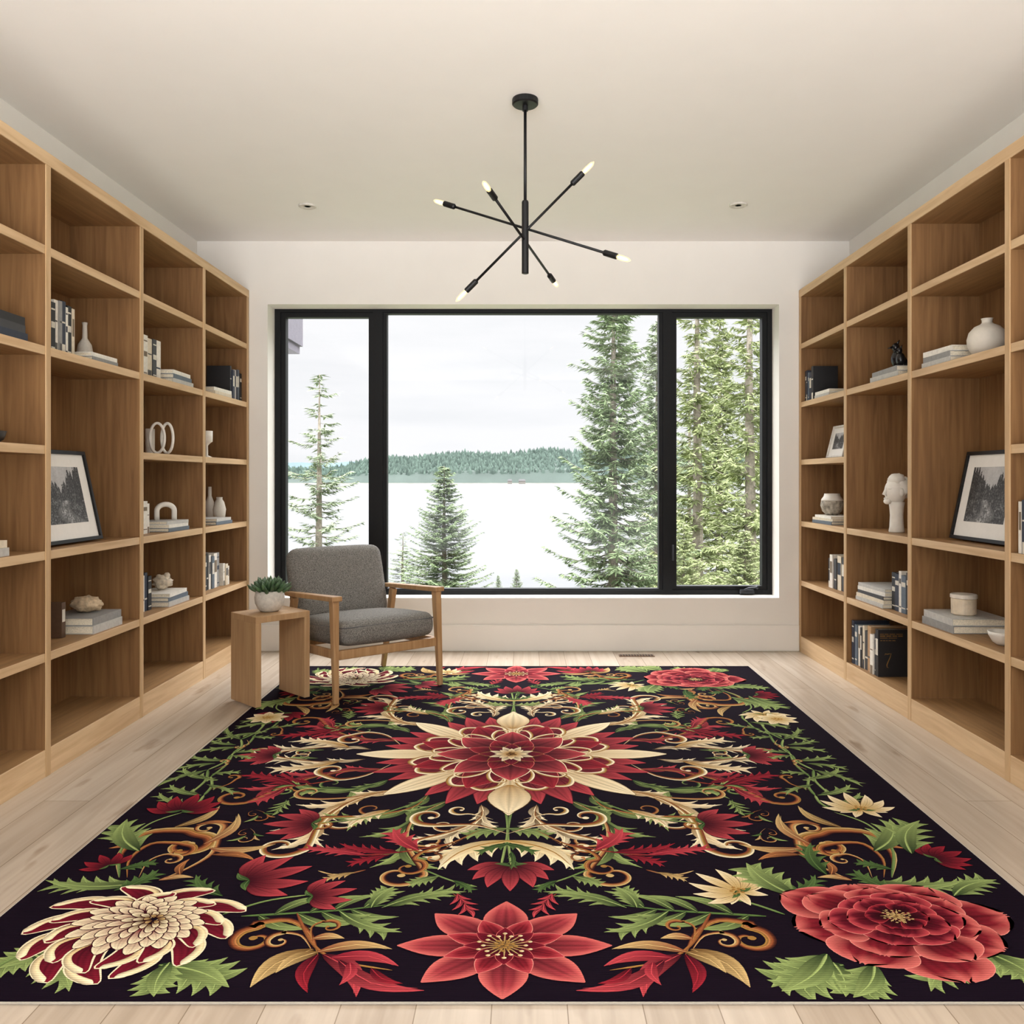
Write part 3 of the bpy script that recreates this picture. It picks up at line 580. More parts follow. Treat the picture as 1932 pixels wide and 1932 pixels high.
def lotus(c,d,R,c0,c1,edge=None,n=7,spread=78,ew=.003,wf=.33):
    angs=[]
    for k in range((n-1)//2):
        a=spread*(1-k/((n-1)/2)); angs+=[-a,a]
    angs+=[0]
    for a in angs:
        l=R*(1-.16*abs(a)/90); A=d+math.radians(a); petal((c[0]-math.cos(d)*R*.05,c[1]-math.sin(d)*R*.05),(c[0]+math.cos(A)*l,c[1]+math.sin(A)*l),R*wf,c0,c1,bend=.10*(1 if a>0 else -1 if a<0 else 0),p=1.0,edge=edge or (mulc(c0,.8)),ew=ew*.6)
    for sd in (-1,1): leafs(c,(c[0]+math.cos(d+sd*1.9)*R*.35,c[1]+math.sin(d+sd*1.9)*R*.35),R*.14,GRD,GR,sd)
def star(c,R,n,c0,c1,edge,ew=.006,wf=.44,rot=0,rim=None):
    for k in [*range(0,n,2),*range(1,n,2)]:
        a=rot+2*PI*k/n; petal((c[0]+math.cos(a)*R*.06,c[1]+math.sin(a)*R*.06),(c[0]+math.cos(a)*R,c[1]+math.sin(a)*R),R*wf,c0,c1,p=1.12,edge=edge,ew=ew,g=1.5,n=12,streak=.16,rim=rim)
def dots(c,R,n,r,col):
    for k in range(n):
        a=k*2.39996; q=R*math.sqrt((k+.5)/n); x,y=c[0]+q*math.cos(a),c[1]+q*math.sin(a); petal((x-r,y),(x+r,y),r*1.7,mulc(col,.8),mulc(col,1.2),p=1,rnd=.6,n=4)
def whitef(c,d,R):
    for a in (-150,150,-115,115): petal(c,(c[0]+math.cos(d+math.radians(a))*R*.6,c[1]+math.sin(d+math.radians(a))*R*.6),R*.22,CD,CR,p=.95)
    lotus(c,d,R,CD,CR,GD,7,85,wf=.26); dots((c[0],c[1]),R*.16,9,R*.045,GO)
CX,CY=G(965,1422)
# acanthus scroll: a long strand leaving the medallion that sweeps round into a wide spiral, dressed with long swept leaves
def plume(th,r0,r1,swing,n,ll,lw,c0,c1,cols,sr=.06,al=.40,w=.022):
    lw*=1.02; ll*=1.08
    P=lambda r,a:(CX-r*math.cos(a),CY-r*math.sin(a))
    t=math.radians(th); sw=math.radians(swing); pts=[P(r0,t),P(r0+(r1-r0)*.35,t-sw*.25),P(r0+(r1-r0)*.7,t+sw*.28),P(r1,t+sw)]
    S=cat(pts,9); N=len(S); d=math.atan2(S[-1][1]-S[-3][1],S[-1][0]-S[-3][0]); sg=-1 if swing>0 else 1
    sd0=d+sg*PI/2; cc=(S[-1][0]+sr*math.cos(sd0),S[-1][1]+sr*math.sin(sd0)); sp=spiral(cc,sr,sd0+PI,sg*6.8,24,.13)
    i0=int(N*.5); o=S[i0]; d2=math.atan2(S[i0+1][1]-o[1],S[i0+1][0]-o[0]); s2=-sg; q2=sr*.8; t0=(o[0]+math.cos(d2)*sr*1.1+math.cos(d2+s2*PI/2)*sr*.2,o[1]+math.sin(d2)*sr*1.1+math.sin(d2+s2*PI/2)*sr*.2)
    c2=(t0[0]+math.cos(d2+s2*(PI/2+.2))*q2,t0[1]+math.sin(d2+s2*(PI/2+.2))*q2); ribbon([o,(o[0]+math.cos(d2)*sr*.55,o[1]+math.sin(d2)*sr*.55)]+spiral(c2,q2,d2-s2*PI/2+s2*.2,s2*5.8,18,.18)[::2],w*.65,cols,4,.3,.4)
    for i in range(n):
        s=.05+.80*i/n; q=int(s*(N-2)); p=S[q]; dd=math.atan2(S[q+1][1]-p[1],S[q+1][0]-p[0]); sd=1 if i%2 else -1; a=dd+sd*al; l=ll*(.75+.5*math.sin(PI*min(1,s*1.05)))
        e=(p[0]+math.cos(a)*l,p[1]+math.sin(a)*l)
        for f_,da,lf in ((.2,.33,.48),(.42,.40,.42),(.62,.46,.32)):
            m_=(p[0]+math.cos(a)*l*f_-math.sin(a)*(-.2*sd)*l*4*f_*(1-f_)*.9,p[1]+math.sin(a)*l*f_+math.cos(a)*(-.2*sd)*l*4*f_*(1-f_)*.9); a2=a+sd*da; petal(m_,(m_[0]+math.cos(a2)*l*lf,m_[1]+math.sin(a2)*l*lf),lw*.55,c0,c1,bend=-.22*sd,p=.7,g=1,n=7,side=.25*sd)
        petal(p,e,lw,c0,c1,bend=-.20*sd,p=.7,g=1,side=.25*sd); stroke([p,((p[0]+e[0])/2+(e[1]-p[1])*.20*sd,(p[1]+e[1])/2-(e[0]-p[0])*.20*sd),e],.004,.002,c1,mulc(c1,1.15),k=3)
    ribbon(pts[:-1]+[S[-1]]+sp[2::2],w,cols,5,.3,.4); ed=sp[-1]; petal((ed[0]-sr*.16,ed[1]),(ed[0]+sr*.16,ed[1]),sr*.28,cols[-1],cols[-1],rnd=.6,p=1)
CRM=[BR,GO,CR]; CPP=[BRD,CP,BRL,GO]; GRS=[GRD,GR,GRL]; MIX=[BRD,BRL,GL]
def quadrant():
    plume(6,.60,1.02,-6,5,.17,.036,GD,CR,CRM,.055)
    plume(20,.52,1.05,9,6,.19,.046,RDk,RL,CPP,.075,w=.026)
    plume(33,.55,.88,-9,5,.16,.040,GRD,GRL,GRS,.06)
    plume(45,.56,1.08,10,7,.20,.050,GO,CR,CRM,.085,w=.03)
    plume(57,.54,.90,-10,5,.16,.040,GRD,GRL,CPP,.06)
    plume(67,.55,1.08,10,6,.19,.046,GRD,GRL,MIX,.075,w=.026)
    plume(80,.56,.88,-8,5,.15,.038,GD,CR,CRM,.06)
    stroke([G(966,1525),G(958,1570),G(965,1638)],.010,.008,GR,GRL)
    leaf(G(962,1562),G(872,1582),.10,GRD,GRL,3,-.12); leaf(G(960,1585),G(826,1640),.17,CD,CR,3,-.16,GO); leaf(G(962,1590),G(900,1612),.07,GRD,GR,2,-.1)
    scroll(G(958,1572),[G(900,1556),G(840,1556)],G(812,1540),.07,-1.5,-6,.034,CRM)
    scroll(G(930,1545),[G(890,1535)],G(868,1527),.04,-1.5,-5.4,.02,[GO,CR])
    scroll(G(905,1565),[G(850,1590),G(800,1605)],G(770,1636),.06,1.4,-6,.022,CPP)
    curl(G(880,1578),[G(840,1600)],G(815,1618),.035,1.4,-5,.010,BRD,BRL)
    stroke([G(850,1590),G(760,1606),G(680,1612),G(600,1604)],.010,.006,BR,R_)
    leaf(G(790,1603),G(742,1562),.12,CM,RL,3,.08); leaf(G(760,1607),G(640,1590),.08,RDk,R_,4,.1); leaf(G(690,1612),G(560,1601),.08,CM,RL,4,-.06); leaf(G(735,1612),G(655,1634),.07,RDk,R_,3,-.1)
    stroke([G(800,1640),G(850,1660),G(900,1672)],.008,.006,GR,GRL); leaf(G(830,1652),G(770,1672),.07,GRD,GRL,3,-.1); leaf(G(855,1660),G(890,1684),.05,GRD,GR,3,.1)
    stroke([G(690,1640),G(640,1650),G(600,1642)],.008,.006,BR,GL); leaf(G(670,1645),G(610,1662),.05,GD,GL,3,-.1)
    leaf(G(735,1527),G(655,1562),.10,GO,CR,3,-.14,GO)
    stroke([G(810,1505),G(700,1540),G(600,1552)],.010,.007,GR,GRL)
    lotus(G(588,1553),math.atan2(-.02,-1),.16,RDk,RL,None,5,60)
    scroll(G(770,1480),[G(690,1500),G(620,1506)],G(585,1494),.06,-1.4,-6,.024,MIX)
    stroke([G(640,1470),G(560,1482),G(500,1490)],.010,.006,BR,R_)
    leaf(G(560,1482),G(448,1462),.11,RDk,R_,4,-.1); leaf(G(540,1485),G(465,1515),.09,RDk,RL,3,.1); leaf(G(590,1478),G(530,1455),.06,RDk,R_,2,.1)
    scroll(G(740,1440),[G(690,1462),G(640,1470)],G(628,1452),.065,-1.9,-5.6,.036,CRM)
    leaf(G(640,1436),G(500,1447),.12,GO,CR,4,.14,GO); leaf(G(600,1430),G(545,1428),.05,GRD,GRL,2,0)
MIR=[(sx,sy) for sy in (1,-1) for sx in (1,-1)]
def mirror(sx,sy): XF[0]=lambda x,y:(CX+sx*(x-CX),CY+sy*(y-CY))
def mj(f,sx,sy):
    def j(): mirror(sx,sy); f()
    return j
layered([mj(quadrant,*q) for q in MIR])
def axl(): lotus(G(964,1634),-PI/2,.15,RDk,RL,None,7,80); leaf(G(964,1605),G(964,1640),.04,GRD,GR,2)
layered([mj(axl,1,1),mj(axl,1,-1)])
def axh(): lotus(G(515,1424),PI,.15,RDk,RL,None,5,65)
layered([mj(axh,1,1),mj(axh,-1,1)])
XF[0]=lambda x,y:(x,y)
def ring(n,r0,r1,w,c0,c1,rot=0,edge=None,ew=.005,p=.9,rnd=1.,g=1.5,rim=None):
    for k in range(n):
        a=2*PI*k/n+rot; petal((CX+r0*math.cos(a),CY+r0*math.sin(a)),(CX+r1*math.cos(a),CY+r1*math.sin(a)),w,c0,c1,p=p,edge=edge,ew=ew,rnd=rnd,g=g,n=12,streak=.15,rim=rim)
for s in (-1,1): ring(8,.2,.555,.11,RDk,RL,PI/8+s*.19,WI,.004,.95,1,2)
ring(8,.2,.585,.115,RDk,RL,PI/8,WI,.004,.95,1,2)
ring(8,.2,.645,.115,GO,CR,0,GD,.004,1.25,.85,.6)
for k in (1,3):
    a=PI/2*k; petal((CX,CY+math.sin(a)*.36),(CX,CY+math.sin(a)*.63),.155,GO,CR,p=.9,edge=GD,ew=.004,rnd=.9,g=.7)
for k in range(8):
    for s in (-1,1):
        a=2*PI*k/8+PI/8
        q=lambda r,t:(CX+r*math.cos(a+s*t),CY+r*math.sin(a+s*t))
        ribbon([q(.24,.34),q(.36,.30),q(.42,.16),q(.40,.03),q(.34,.05),q(.335,.12)],.024,[GO,CR],5,.4,.4)
ring(8,.08,.42,.165,RDk,R_,PI/8,CO,.003,1.0,.95,2.2,None)
for k in range(8):
    for s in (-1,1):
        a=2*PI*k/8
        q=lambda r,t:(CX+r*math.cos(a+s*t),CY+r*math.sin(a+s*t))
        ribbon([q(.16,.39),q(.26,.34),q(.33,.2),q(.325,.06),q(.28,.08)],.018,[GO,CR],5,.4,.5)
ring(8,.05,.31,.155,mulc(RDk,.7),RL,0,CR,.0045,1.0,.95,g=2.4)
ring(8,.05,.195,.09,mulc(RDk,.7),R_,PI/8,CO,.003,.98,1,2)
ring(8,.03,.135,.06,RDk,CM,0,GO,.003)
ring(8,.01,.098,.034,GD,CR,PI/8); ring(8,.01,.07,.028,GO,CR,0); dots((CX,CY),.022,8,.008,GD)
def squash(c,k):
    b=XF[0]; XF[0]=lambda x,y:b(x,c[1]+k*(y-c[1])); return b
def peony(c,R):
    old=squash(c,.84); DK=mulc(WI,.4)
    def rr_(n,r0,r1,w,rot,c0,c1,e,rim,jit=.08,p=1.35,ru=.07,off=0,hv=0):
        for k in [*range(0,n,2),*range(1,n,2)]:
            a=2*PI*k/n+rot; q=R*r1*(1+jit*math.sin(k*2.3+rot*5)-hv*max(0,math.sin(a))); ox,oy=off*R*.4,off*R
            petal((c[0]+ox+math.cos(a)*R*r0,c[1]+oy+math.sin(a)*R*r0),(c[0]+ox+math.cos(a)*q,c[1]+oy+math.sin(a)*q),R*w,c0,c1,p=p,rnd=.62,edge=e,ew=.0022,streak=.15,ruff=ru,n=16,g=1.9,ph=k*1.7+rot,qn=17,rim=rim)
    rr_(8,.30,1.03,.80,.15,DK,R_,PK,CO,.11,hv=.05)
    rr_(7,.26,.80,.66,.65,mulc(DK,.8),R_,PK,CO,.10,off=.04)
    rr_(6,.18,.60,.56,.1,mulc(DK,.7),CM,PK,RL,.10,off=.08)
    rr_(5,.10,.45,.46,.75,mulc(DK,.6),CM,CO,RL,.08,off=.11)
    rr_(6,.07,.29,.28,.0,mulc(DK,.5),WI,RL,R_,.06,off=.13)
    c3=(c[0]+.05*R,c[1]+R*.13)
    for k in range(26):
        a=k*2.4; r=R*(.06+.10*(k%3)/2); stroke([(c3[0],c3[1]),(c3[0]+r*math.cos(a),c3[1]+r*math.sin(a))],.005,.004,GD,GL,k=2)
    dots(c3,R*.15,30,R*.014,GL); XF[0]=old
def mum(c,R):
    old=squash(c,.86); c2=(c[0]+R*.16,c[1]+R*.12)
    def outer(n,rr0,rot,w,b0,rm):
        for k in range(n):
            a=2*PI*k/n+rot; lg=rr0+.05*math.sin(k*1.9+rot*3)+.10*max(0,-math.sin(a))*rr0; rr=R*lg; tw=.34*(-1 if math.cos(a)>0 else 1)*min(1,.35+abs(math.cos(a)))
            b=(c[0]+math.cos(a)*R*b0,c[1]+math.sin(a)*R*b0); t=(c[0]+math.cos(a+tw)*rr,c[1]+math.sin(a+tw)*rr); bd=-.22 if tw>0 else .22
            petal(b,t,R*w,RDk,rm,bend=bd,p=1.6,rnd=.42,edge=CR,ew=.006,n=18,streak=.16)
            dx,dy=t[0]-b[0],t[1]-b[1]; L=math.hypot(dx,dy); nx,ny=-dy/L,dx/L; sg=1 if bd>0 else -1
            stroke([(b[0]+dx*s+nx*L*(bd*4*s*(1-s)+sg*.14*math.sin(PI*s**1.6)),b[1]+dy*s+ny*L*(bd*4*s*(1-s)+sg*.14*math.sin(PI*s**1.6))) for s in (.2,.4,.6,.8,.94,1.0)],R*.03,R*.10,CD,CR,k=5)
    outer(11,.97,.1,.27,.25,CM); outer(11,.77,.40,.24,.2,CM)
    for lay,(n,rr,w,c0,c1) in enumerate(((14,.62,.17,CM,CR),(14,.53,.15,CM,CR),(13,.44,.13,CM,CR),(12,.35,.105,CM,CR),(10,.26,.09,GD,CR),(9,.18,.06,GD,CR),(6,.10,.045,GD,GL))):
        cc=(c[0]+(c2[0]-c[0])*(lay+2)/8,c[1]+(c2[1]-c[1])*(lay+2)/8)
        for k in range(n):
            a=2*PI*(k+.5*(lay%2))/n; bd=.10*(-1 if math.cos(a)<0 else 1); petal((cc[0]+math.cos(a)*R*rr*.32,cc[1]+math.sin(a)*R*rr*.32),(cc[0]+math.cos(a)*R*rr,cc[1]+math.sin(a)*R*rr),R*w,c0,c1,bend=bd,p=1.4,rnd=.55,edge=RDk if lay<5 else BRD,ew=.0035,n=12,g=1.3)
    XF[0]=old
def border_side():
    M=G
    frond([M(455,1728),M(560,1722),M(650,1716),M(735,1706)],8,.18,.042,GRD,GRL,GR,True,.5)
    leaf(M(700,1712),M(745,1672),.09,GRD,GRL,4,.1); leaf(M(720,1712),M(880,1682),.09,GRD,GRL,4,.1); leaf(M(640,1718),M(758,1758),.10,GRD,GRL,3,-.1)
    scroll(M(600,1800),[M(585,1760),M(545,1735),M(480,1742)],M(482,1772),.065,1.7,7,.034,CPP)
    scroll(M(590,1795),[M(570,1765),M(535,1758)],M(528,1775),.04,1.6,6.2,.02,MIX)
    scroll(M(592,1785),[M(588,1750),M(610,1738)],M(622,1748),.032,2.2,-5.6,.016,CPP)
    stroke([M(560,1722),M(590,1780),M(640,1812),M(740,1830)],.010,.006,BR,GO)
    leafs(M(590,1790),M(472,1862),.07,GD,GL,-1); leafs(M(600,1795),M(520,1835),.045,GD,GL,-1); leafs(M(610,1800),M(672,1880),.06,RDk,RL,1); leafs(M(640,1812),M(800,1868),.055,RDk,RL,-1); leafs(M(625,1806),M(752,1822),.05,CM,RL,1); leafs(M(600,1795),M(740,1790),.045,BR,GL,1); leafs(M(600,1800),M(580,1872),.045,RDk,R_,-1); leafs(M(700,1826),M(760,1855),.03,RDk,R_,-1); leafs(M(590,1770),M(650,1770),.035,BR,GL,1); leafs(M(660,1815),M(640,1858),.035,CM,RL,1)
    scroll(M(225,1655),[M(228,1610),M(275,1572),M(345,1566)],M(352,1594),.085,1.6,-7,.055,[BRD,CP,BRL,GO,GL])
    scroll(M(240,1655),[M(246,1620),M(285,1592),M(330,1590)],M(338,1606),.05,1.6,-6.2,.028,CPP)
    scroll(M(262,1655),[M(280,1625),M(310,1612)],M(322,1622),.032,1.6,-5.8,.018,MIX)
    scroll(M(300,1660),[M(350,1640),M(400,1610),M(415,1575)],M(390,1562),.055,.2,6.4,.028,MIX)
    stroke([M(225,1655),M(230,1600),M(280,1555),M(345,1532)],.010,.007,GR,GRL)
    for (a,b,w,c0,c1,sd) in (((385,1592),(450,1535),.045,BR,GL,-1),((395,1600),(520,1592),.05,BR,GL,-1),((400,1612),(480,1622),.038,BRD,BRL,1),((330,1560),(415,1520),.045,GD,GL,-1),((370,1556),(440,1552),.032,BRD,BRL,1),((340,1650),(358,1620),.03,BRD,BRL,1),((255,1585),(205,1600),.03,BRD,BRL,1),((300,1660),(365,1655),.03,BR,GL,1)): leafs(M(*a),M(*b),w,c0,c1,sd)
    leaf(M(262,1605),M(240,1545),.18,GRD,GRL,3,.1); leaf(M(225,1640),M(300,1628),.07,GRD,GR,3,.1); leaf(M(270,1665),M(85,1660),.12,GRD,GRL,4,.1); leaf(M(215,1680),M(300,1640),.09,GRD,GR,3,-.1)
    leaf(M(300,1820),M(432,1862),.18,GRD,GRL,3,.08); leaf(M(320,1815),M(290,1880),.13,GRD,GRL,3,-.08); leaf(M(120,1770),M(-30,1830),.14,GRD,GRL,4,.1); leaf(M(60,1800),M(130,1870),.14,GRD,GRL,3,.1); leaf(M(420,1690),M(370,1650),.08,GRD,GR,3,.1); stroke([M(-60,1860),M(40,1800),M(160,1770)],.014,.01,GR,GRL)
    stroke([M(420,1725),M(500,1700),M(580,1688)],.010,.007,GR,GRL)
    for k,(a,b) in enumerate((((345,1530),(385,1500)),((385,1500),(398,1465)),((398,1465),(440,1420)),((440,1420),(455,1395)),((455,1395),(500,1365)))): stroke([M(*a),M((a[0]+b[0])/2+8,(a[1]+b[1])/2),M(*b)],.012,.01,GR,GRL)
    for (a,b,w) in (((380,1500),(320,1480),.085),((390,1480),(440,1500),.06),((395,1470),(345,1448),.085),((400,1460),(455,1458),.06),((425,1435),(360,1425),.08),((435,1425),(475,1432),.06),((445,1405),(395,1395),.07),((455,1395),(430,1372),.06),((470,1385),(505,1380),.05),((360,1520),(300,1495),.07)): leaf(M(*a),M(*b),w,GRD,GRL,2,.1)
    scroll(M(395,1490),[M(430,1480)],M(438,1466),.035,-.8,5.4,.018,CPP); scroll(M(405,1452),[M(430,1442)],M(420,1436),.03,-.8,5.2,.016,MIX)
layered([mj(border_side,*q) for q in MIR])
def blossoms():
    lotus(G(470,1660),.5,.18,RDk,RL,None,5,62); lotus(G(590,1690),.35,.12,RDk,RL,None,5,62); lotus(G(343,1528),PI/2,.15,RDk,R_,None,7,84); lotus(G(205,1632),2.3,.09,RDk,R_,None,5,70)
    whitef(G(1390,1680),2.3,.14); whitef(G(1622,1525),PI/2,.15); lotus(G(1765,1618),.4,.11,RDk,R_,None,7,80); leaf(G(1500,1690),G(1408,1628),.18,GRD,GRL,3,.08); leaf(G(1560,1650),G(1530,1590),.1,GRD,GR,3,.1)
    leaf(G(1720,1610),G(1735,1548),.17,GRD,GRL,3,.1); leaf(G(1800,1690),G(1880,1660),.12,GRD,GRL,3,.1)
    leaf(G(1560,1800),G(1475,1870),.19,GRD,GRL,3,.08); leaf(G(1650,1820),G(1610,1882),.15,GRD,GRL,3,.08); leaf(G(1870,1800),G(1960,1850),.15,GRD,GRL,3,.08)
    mum(G(250,1745),.275); peony(G(1692,1740),.275)
    c=G(952,1784); old=squash(c,.82); star(c,.262,8,RDk,RL,CO,.002,.43,PI/2,CO); star(c,.155,8,mulc(RDk,.7),R_,PK,.002,.42,PI/2+PI/8,RL); star(c,.10,8,mulc(RDk,.6),CM,CO,.0015,.42,PI/2)
    for k in range(20):
        a=2*PI*k/20; r=.052+.014*(k%2); stroke([c,(c[0]+r*math.cos(a),c[1]+r*math.sin(a))],.005,.005,GD,GL,k=2); x,y=c[0]+r*math.cos(a),c[1]+r*math.sin(a); petal((x-.006,y),(x+.006,y),.011,GL,CR,rnd=.6,n=4,p=1)
    dots(c,.03,16,.006,GO); XF[0]=old
layered([mj(blossoms,1,1),mj(blossoms,1,-1)])
XF[0]=lambda x,y:(x,y)
for p in ((505,1354),(1467,1357)):
    c=G(*p)
    for k in range(8): petal(c,(c[0]+.1*math.cos(k*PI/4+.2),c[1]+.1*math.sin(k*PI/4+.2)),.05,CD,CR,p=1.1)
    dots(c,.025,10,.007,GO)
whitef(G(845,1268),PI/2,.1); lotus(G(1113,1266),PI/2,.12,RDk,RL,None,7,80)
# --- small sprigs woven into the dark gaps, mirrored four ways
OC=set(); CELL=.016
for x,y,z in GV: OC.add((int(x//CELL),int(y//CELL)))
def free(x,y,r):
    k=int(r/CELL)+1; ix,iy=int(x//CELL),int(y//CELL)
    for i in range(-k,k+1):
        for j in range(-k,k+1):
            if i*i+j*j<=k*k and (ix+i,iy+j) in OC: return False
    return True
def sprig(c,a,s,ty,tone):
    d=(math.cos(a),math.sin(a)); n=(-d[1],d[0]); q=lambda u,v:(c[0]+d[0]*u*s+n[0]*v*s,c[1]+d[1]*u*s+n[1]*v*s)
    if ty==0:
        sp=[q(.35+.45*(1-.82*k/14)*math.cos(PI/2-6.2*k/14),.05+.45*(1-.82*k/14)*math.sin(PI/2-6.2*k/14)) for k in range(15)]
        ribbon([q(-1.1,-.4),q(-.65,.1),q(-.1,.42)]+sp,.17*s,[BRD,CP,tone],3,.4,.4)
        sp=[q(-.35+.3*(1-.75*k/12)*math.cos(-PI/2+5.6*k/12),-.42+.3*(1-.75*k/12)*math.sin(-PI/2+5.6*k/12)) for k in range(13)]
        ribbon([q(-1.0,-.5),q(-.7,-.74)]+sp,.12*s,[BRD,BRL],3,.4,.4)
        leafs(q(-.1,-.1),q(.8,-.85),.30*s,GRD,GRL,1); leafs(q(-.5,.15),q(-.25,.95),.26*s,GRD,GR,-1); leafs(q(-.2,.4),q(.35,1.0),.22*s,BRD,tone,-1)
    else:
        c0,c1,cs=((GRD,GRL,GR),(RDk,RL,BR),(GD,GL,BR))[ty-1]
        stroke([q(-1.05,-.1),q(-.2,.1),q(.5,0)],.07*s,.04*s,cs,cs,k=4)
        for u,v,sd in ((-.85,.45,1),(-.8,-.5,-1),(-.4,.55,1),(-.35,-.55,-1),(.05,.45,1),(.08,-.45,-1)): leafs(q(u-.15,.05),q(u+.55,v),.23*s,c0,c1,-sd)
        leafs(q(.3,0),q(1.05,.03),.25*s,c0,c1,1)
random.seed(21); ns=0; SP=[]
for r in (.13,.1,.08,.062,.05):
    for _ in range(2400):
        x=random.uniform(rx0+r*.8+.02,CX-.03); y=random.uniform(ry0+r*.8+.02,CY-.03); x2=2*CX-x
        if x2>rx1-r: continue
        if not(free(x,y,r*.72) and free(x2,y,r*.72)): continue
        rad=math.atan2(y-CY,x-CX); a=rad+random.choice((-1,1))*random.uniform(.4,1.4); ty=random.choice((0,0,1,1,2,3))
        SP.append(((x,y),a,r*1.1,ty,random.choice((BRL,GL,GL))))
        k=int(r/CELL)
        for xx in (x,x2):
            ix,iy=int(xx//CELL),int(y//CELL)
            for i in range(-k,k+1):
                for j in range(-k,k+1):
                    if i*i+j*j<=k*k: OC.add((ix+i,iy+j))
        ns+=1
b0=zc[0]; top=b0
for i,sp in enumerate(SP):
    for q in MIR:
        zc[0]=b0+(i%7)*.17e-6; mirror(*q); sprig(*sp); top=max(top,zc[0])
zc[0]=top
print('SPRIGS',ns)
bmr=bmesh.new(); bmesh.ops.create_cube(bmr,size=1)
for v in bmr.verts: v.co=Vector(((rx0+rx1)/2+v.co.x*(rx1-rx0),(ry0+ry1)/2+v.co.y*(ry1-ry0),.0002+(v.co.z+.5)*RZ))
BIND=lin('#b9b1a4')
for f in bmr.faces:
    top=f.normal.z>.5; i0=len(GV)
    for v in f.verts: GV.append(tuple(v.co)); GC.append(BS if top else BIND)
    GF.append(tuple(range(i0,i0+4)))
for (a,b,c,d) in ((rx0-.006,rx1+.006,ry0-.006,ry0),(rx0-.006,rx1+.006,ry1,ry1+.004),(rx0-.004,rx0,ry0,ry1),(rx1,rx1+.004,ry0,ry1)):
    i0=len(GV)
    for x,y in ((a,c),(b,c),(b,d),(a,d)): GV.append((x,y,RZ-.0005)); GC.append(BIND)
    GF.append(tuple(range(i0,i0+4)))
bmr.free()
ocx,ocy=(rx0+rx1)/2,(ry0+ry1)/2
me=bpy.data.meshes.new('rug'); me.from_pydata([(x-ocx,y-ocy,z) for x,y,z in GV],[],GF)
ca=me.color_attributes.new('Col','FLOAT_COLOR','POINT'); ca.data.foreach_set('color',[x for c in GC for x in c]); me.materials.append(vcol('rug_weave',.95,True)); me.update()
rug=bpy.data.objects.new('rug',me); COL.objects.link(rug); rug.location=(ocx,ocy,0); tag(rug,'large dark floral rug with red, cream and green blossoms','rug')
print('RUG verts',len(GV),'z span',zc[0])

# ------------------------------------------------------------------ outside
def leafmat(name,h1,h2):
    m,nt,b=newmat(name); g_=nt.nodes.new('ShaderNodeNewGeometry'); r=nt.nodes.new('ShaderNodeValToRGB'); r.color_ramp.elements[0].color=lin(h1); r.color_ramp.elements[1].color=lin(h2)
    nt.links.new(g_.outputs['Random Per Island'],r.inputs['Fac']); nt.links.new(r.outputs['Color'],b.inputs['Base Color']); b.inputs['Roughness'].default_value=.8; b.inputs['Specular IOR Level'].default_value=.1; return m
LF={'a':leafmat('fir_green','#5a6849','#84956f'),'b':leafmat('hazy_fir','#6a755d','#8f9b7c'),'c':leafmat('yellowish_fir','#6b754d','#9da676')}  # third set is plainly yellow-green; the hazy set has distance haze in its colour
BARK=flat('bark','#847b70',.9,0,.15,20)
def conifer_mesh(seed,R,step,nb,dens,clear=0,jit=.25,den=.03,big=1.0,tr=1.0):
    random.seed(seed); Ht=10.0; tk=MB(); tk.tube([(0,0,0),(.02,.01,3),(-.01,.02,6),(.01,0,8.5),(0,0,Ht)],[.13*tr,.1*tr,.07*tr,.03*tr,.006],8)
    V=[];Fc=[]; h=clear
    while h<Ht-.05:
        rel_=1-h/Ht; L0=R*(rel_**.8)*random.uniform(1-jit,1.1)+.06
        for k in range(nb):
            if random.random()>dens: continue
            a=2*PI*(k+random.random())/nb; L=L0*random.uniform(max(.25,1-jit*1.6),1.15); up=.30-.6*rel_+random.uniform(-.14,.14); d=Vector((math.cos(a),math.sin(a),0)); hh=h+random.uniform(-.5,.5)*step; pts=[]
            for i in range(5):
                s=i/4; pts.append(Vector((0,0,hh))+d*L*s+Vector((0,0,up*L*s+(.22*L*s*s if rel_>.3 else 0)-.14*L*math.sin(s*PI))))
            tk.tube(pts,[.018*rel_+.005,.012*rel_+.004,.008*rel_+.003,.005,.002],4)
            n=max(6,int(L/den)); side=Vector((-d.y,d.x,0))
            for i in range(n):
                s=(i+.6)/n
                if s<.14: continue
                q=s*4; j=min(3,int(q)); p=pts[j].lerp(pts[j+1],q-j)
                for sd in (-1,1,0):
                    if random.random()<.12: continue
                    dd=(d*random.uniform(.4,1)+side*sd*random.uniform(.6,1.3)+Vector((0,0,random.uniform(-.75,.15)))).normalized()
                    l=big*random.uniform(.10,.25)*(1.2-.55*s)*(1 if sd else .9); w=big*random.uniform(.011,.023)
                    nrm=dd.cross(Vector((random.uniform(-.8,.8),random.uniform(-.8,.8),1))).normalized()*w; o=len(V); pm=p+dd*l*.45
                    V.extend([p,pm+nrm,p+dd*l,pm-nrm]); Fc.append((o,o+1,o+2,o+3))
        h+=step*random.uniform(.6,1.4)
    me=bpy.data.meshes.new('foliage'); me.from_pydata([tuple(v) for v in V],[],Fc)
    return tk,me
kinds={}
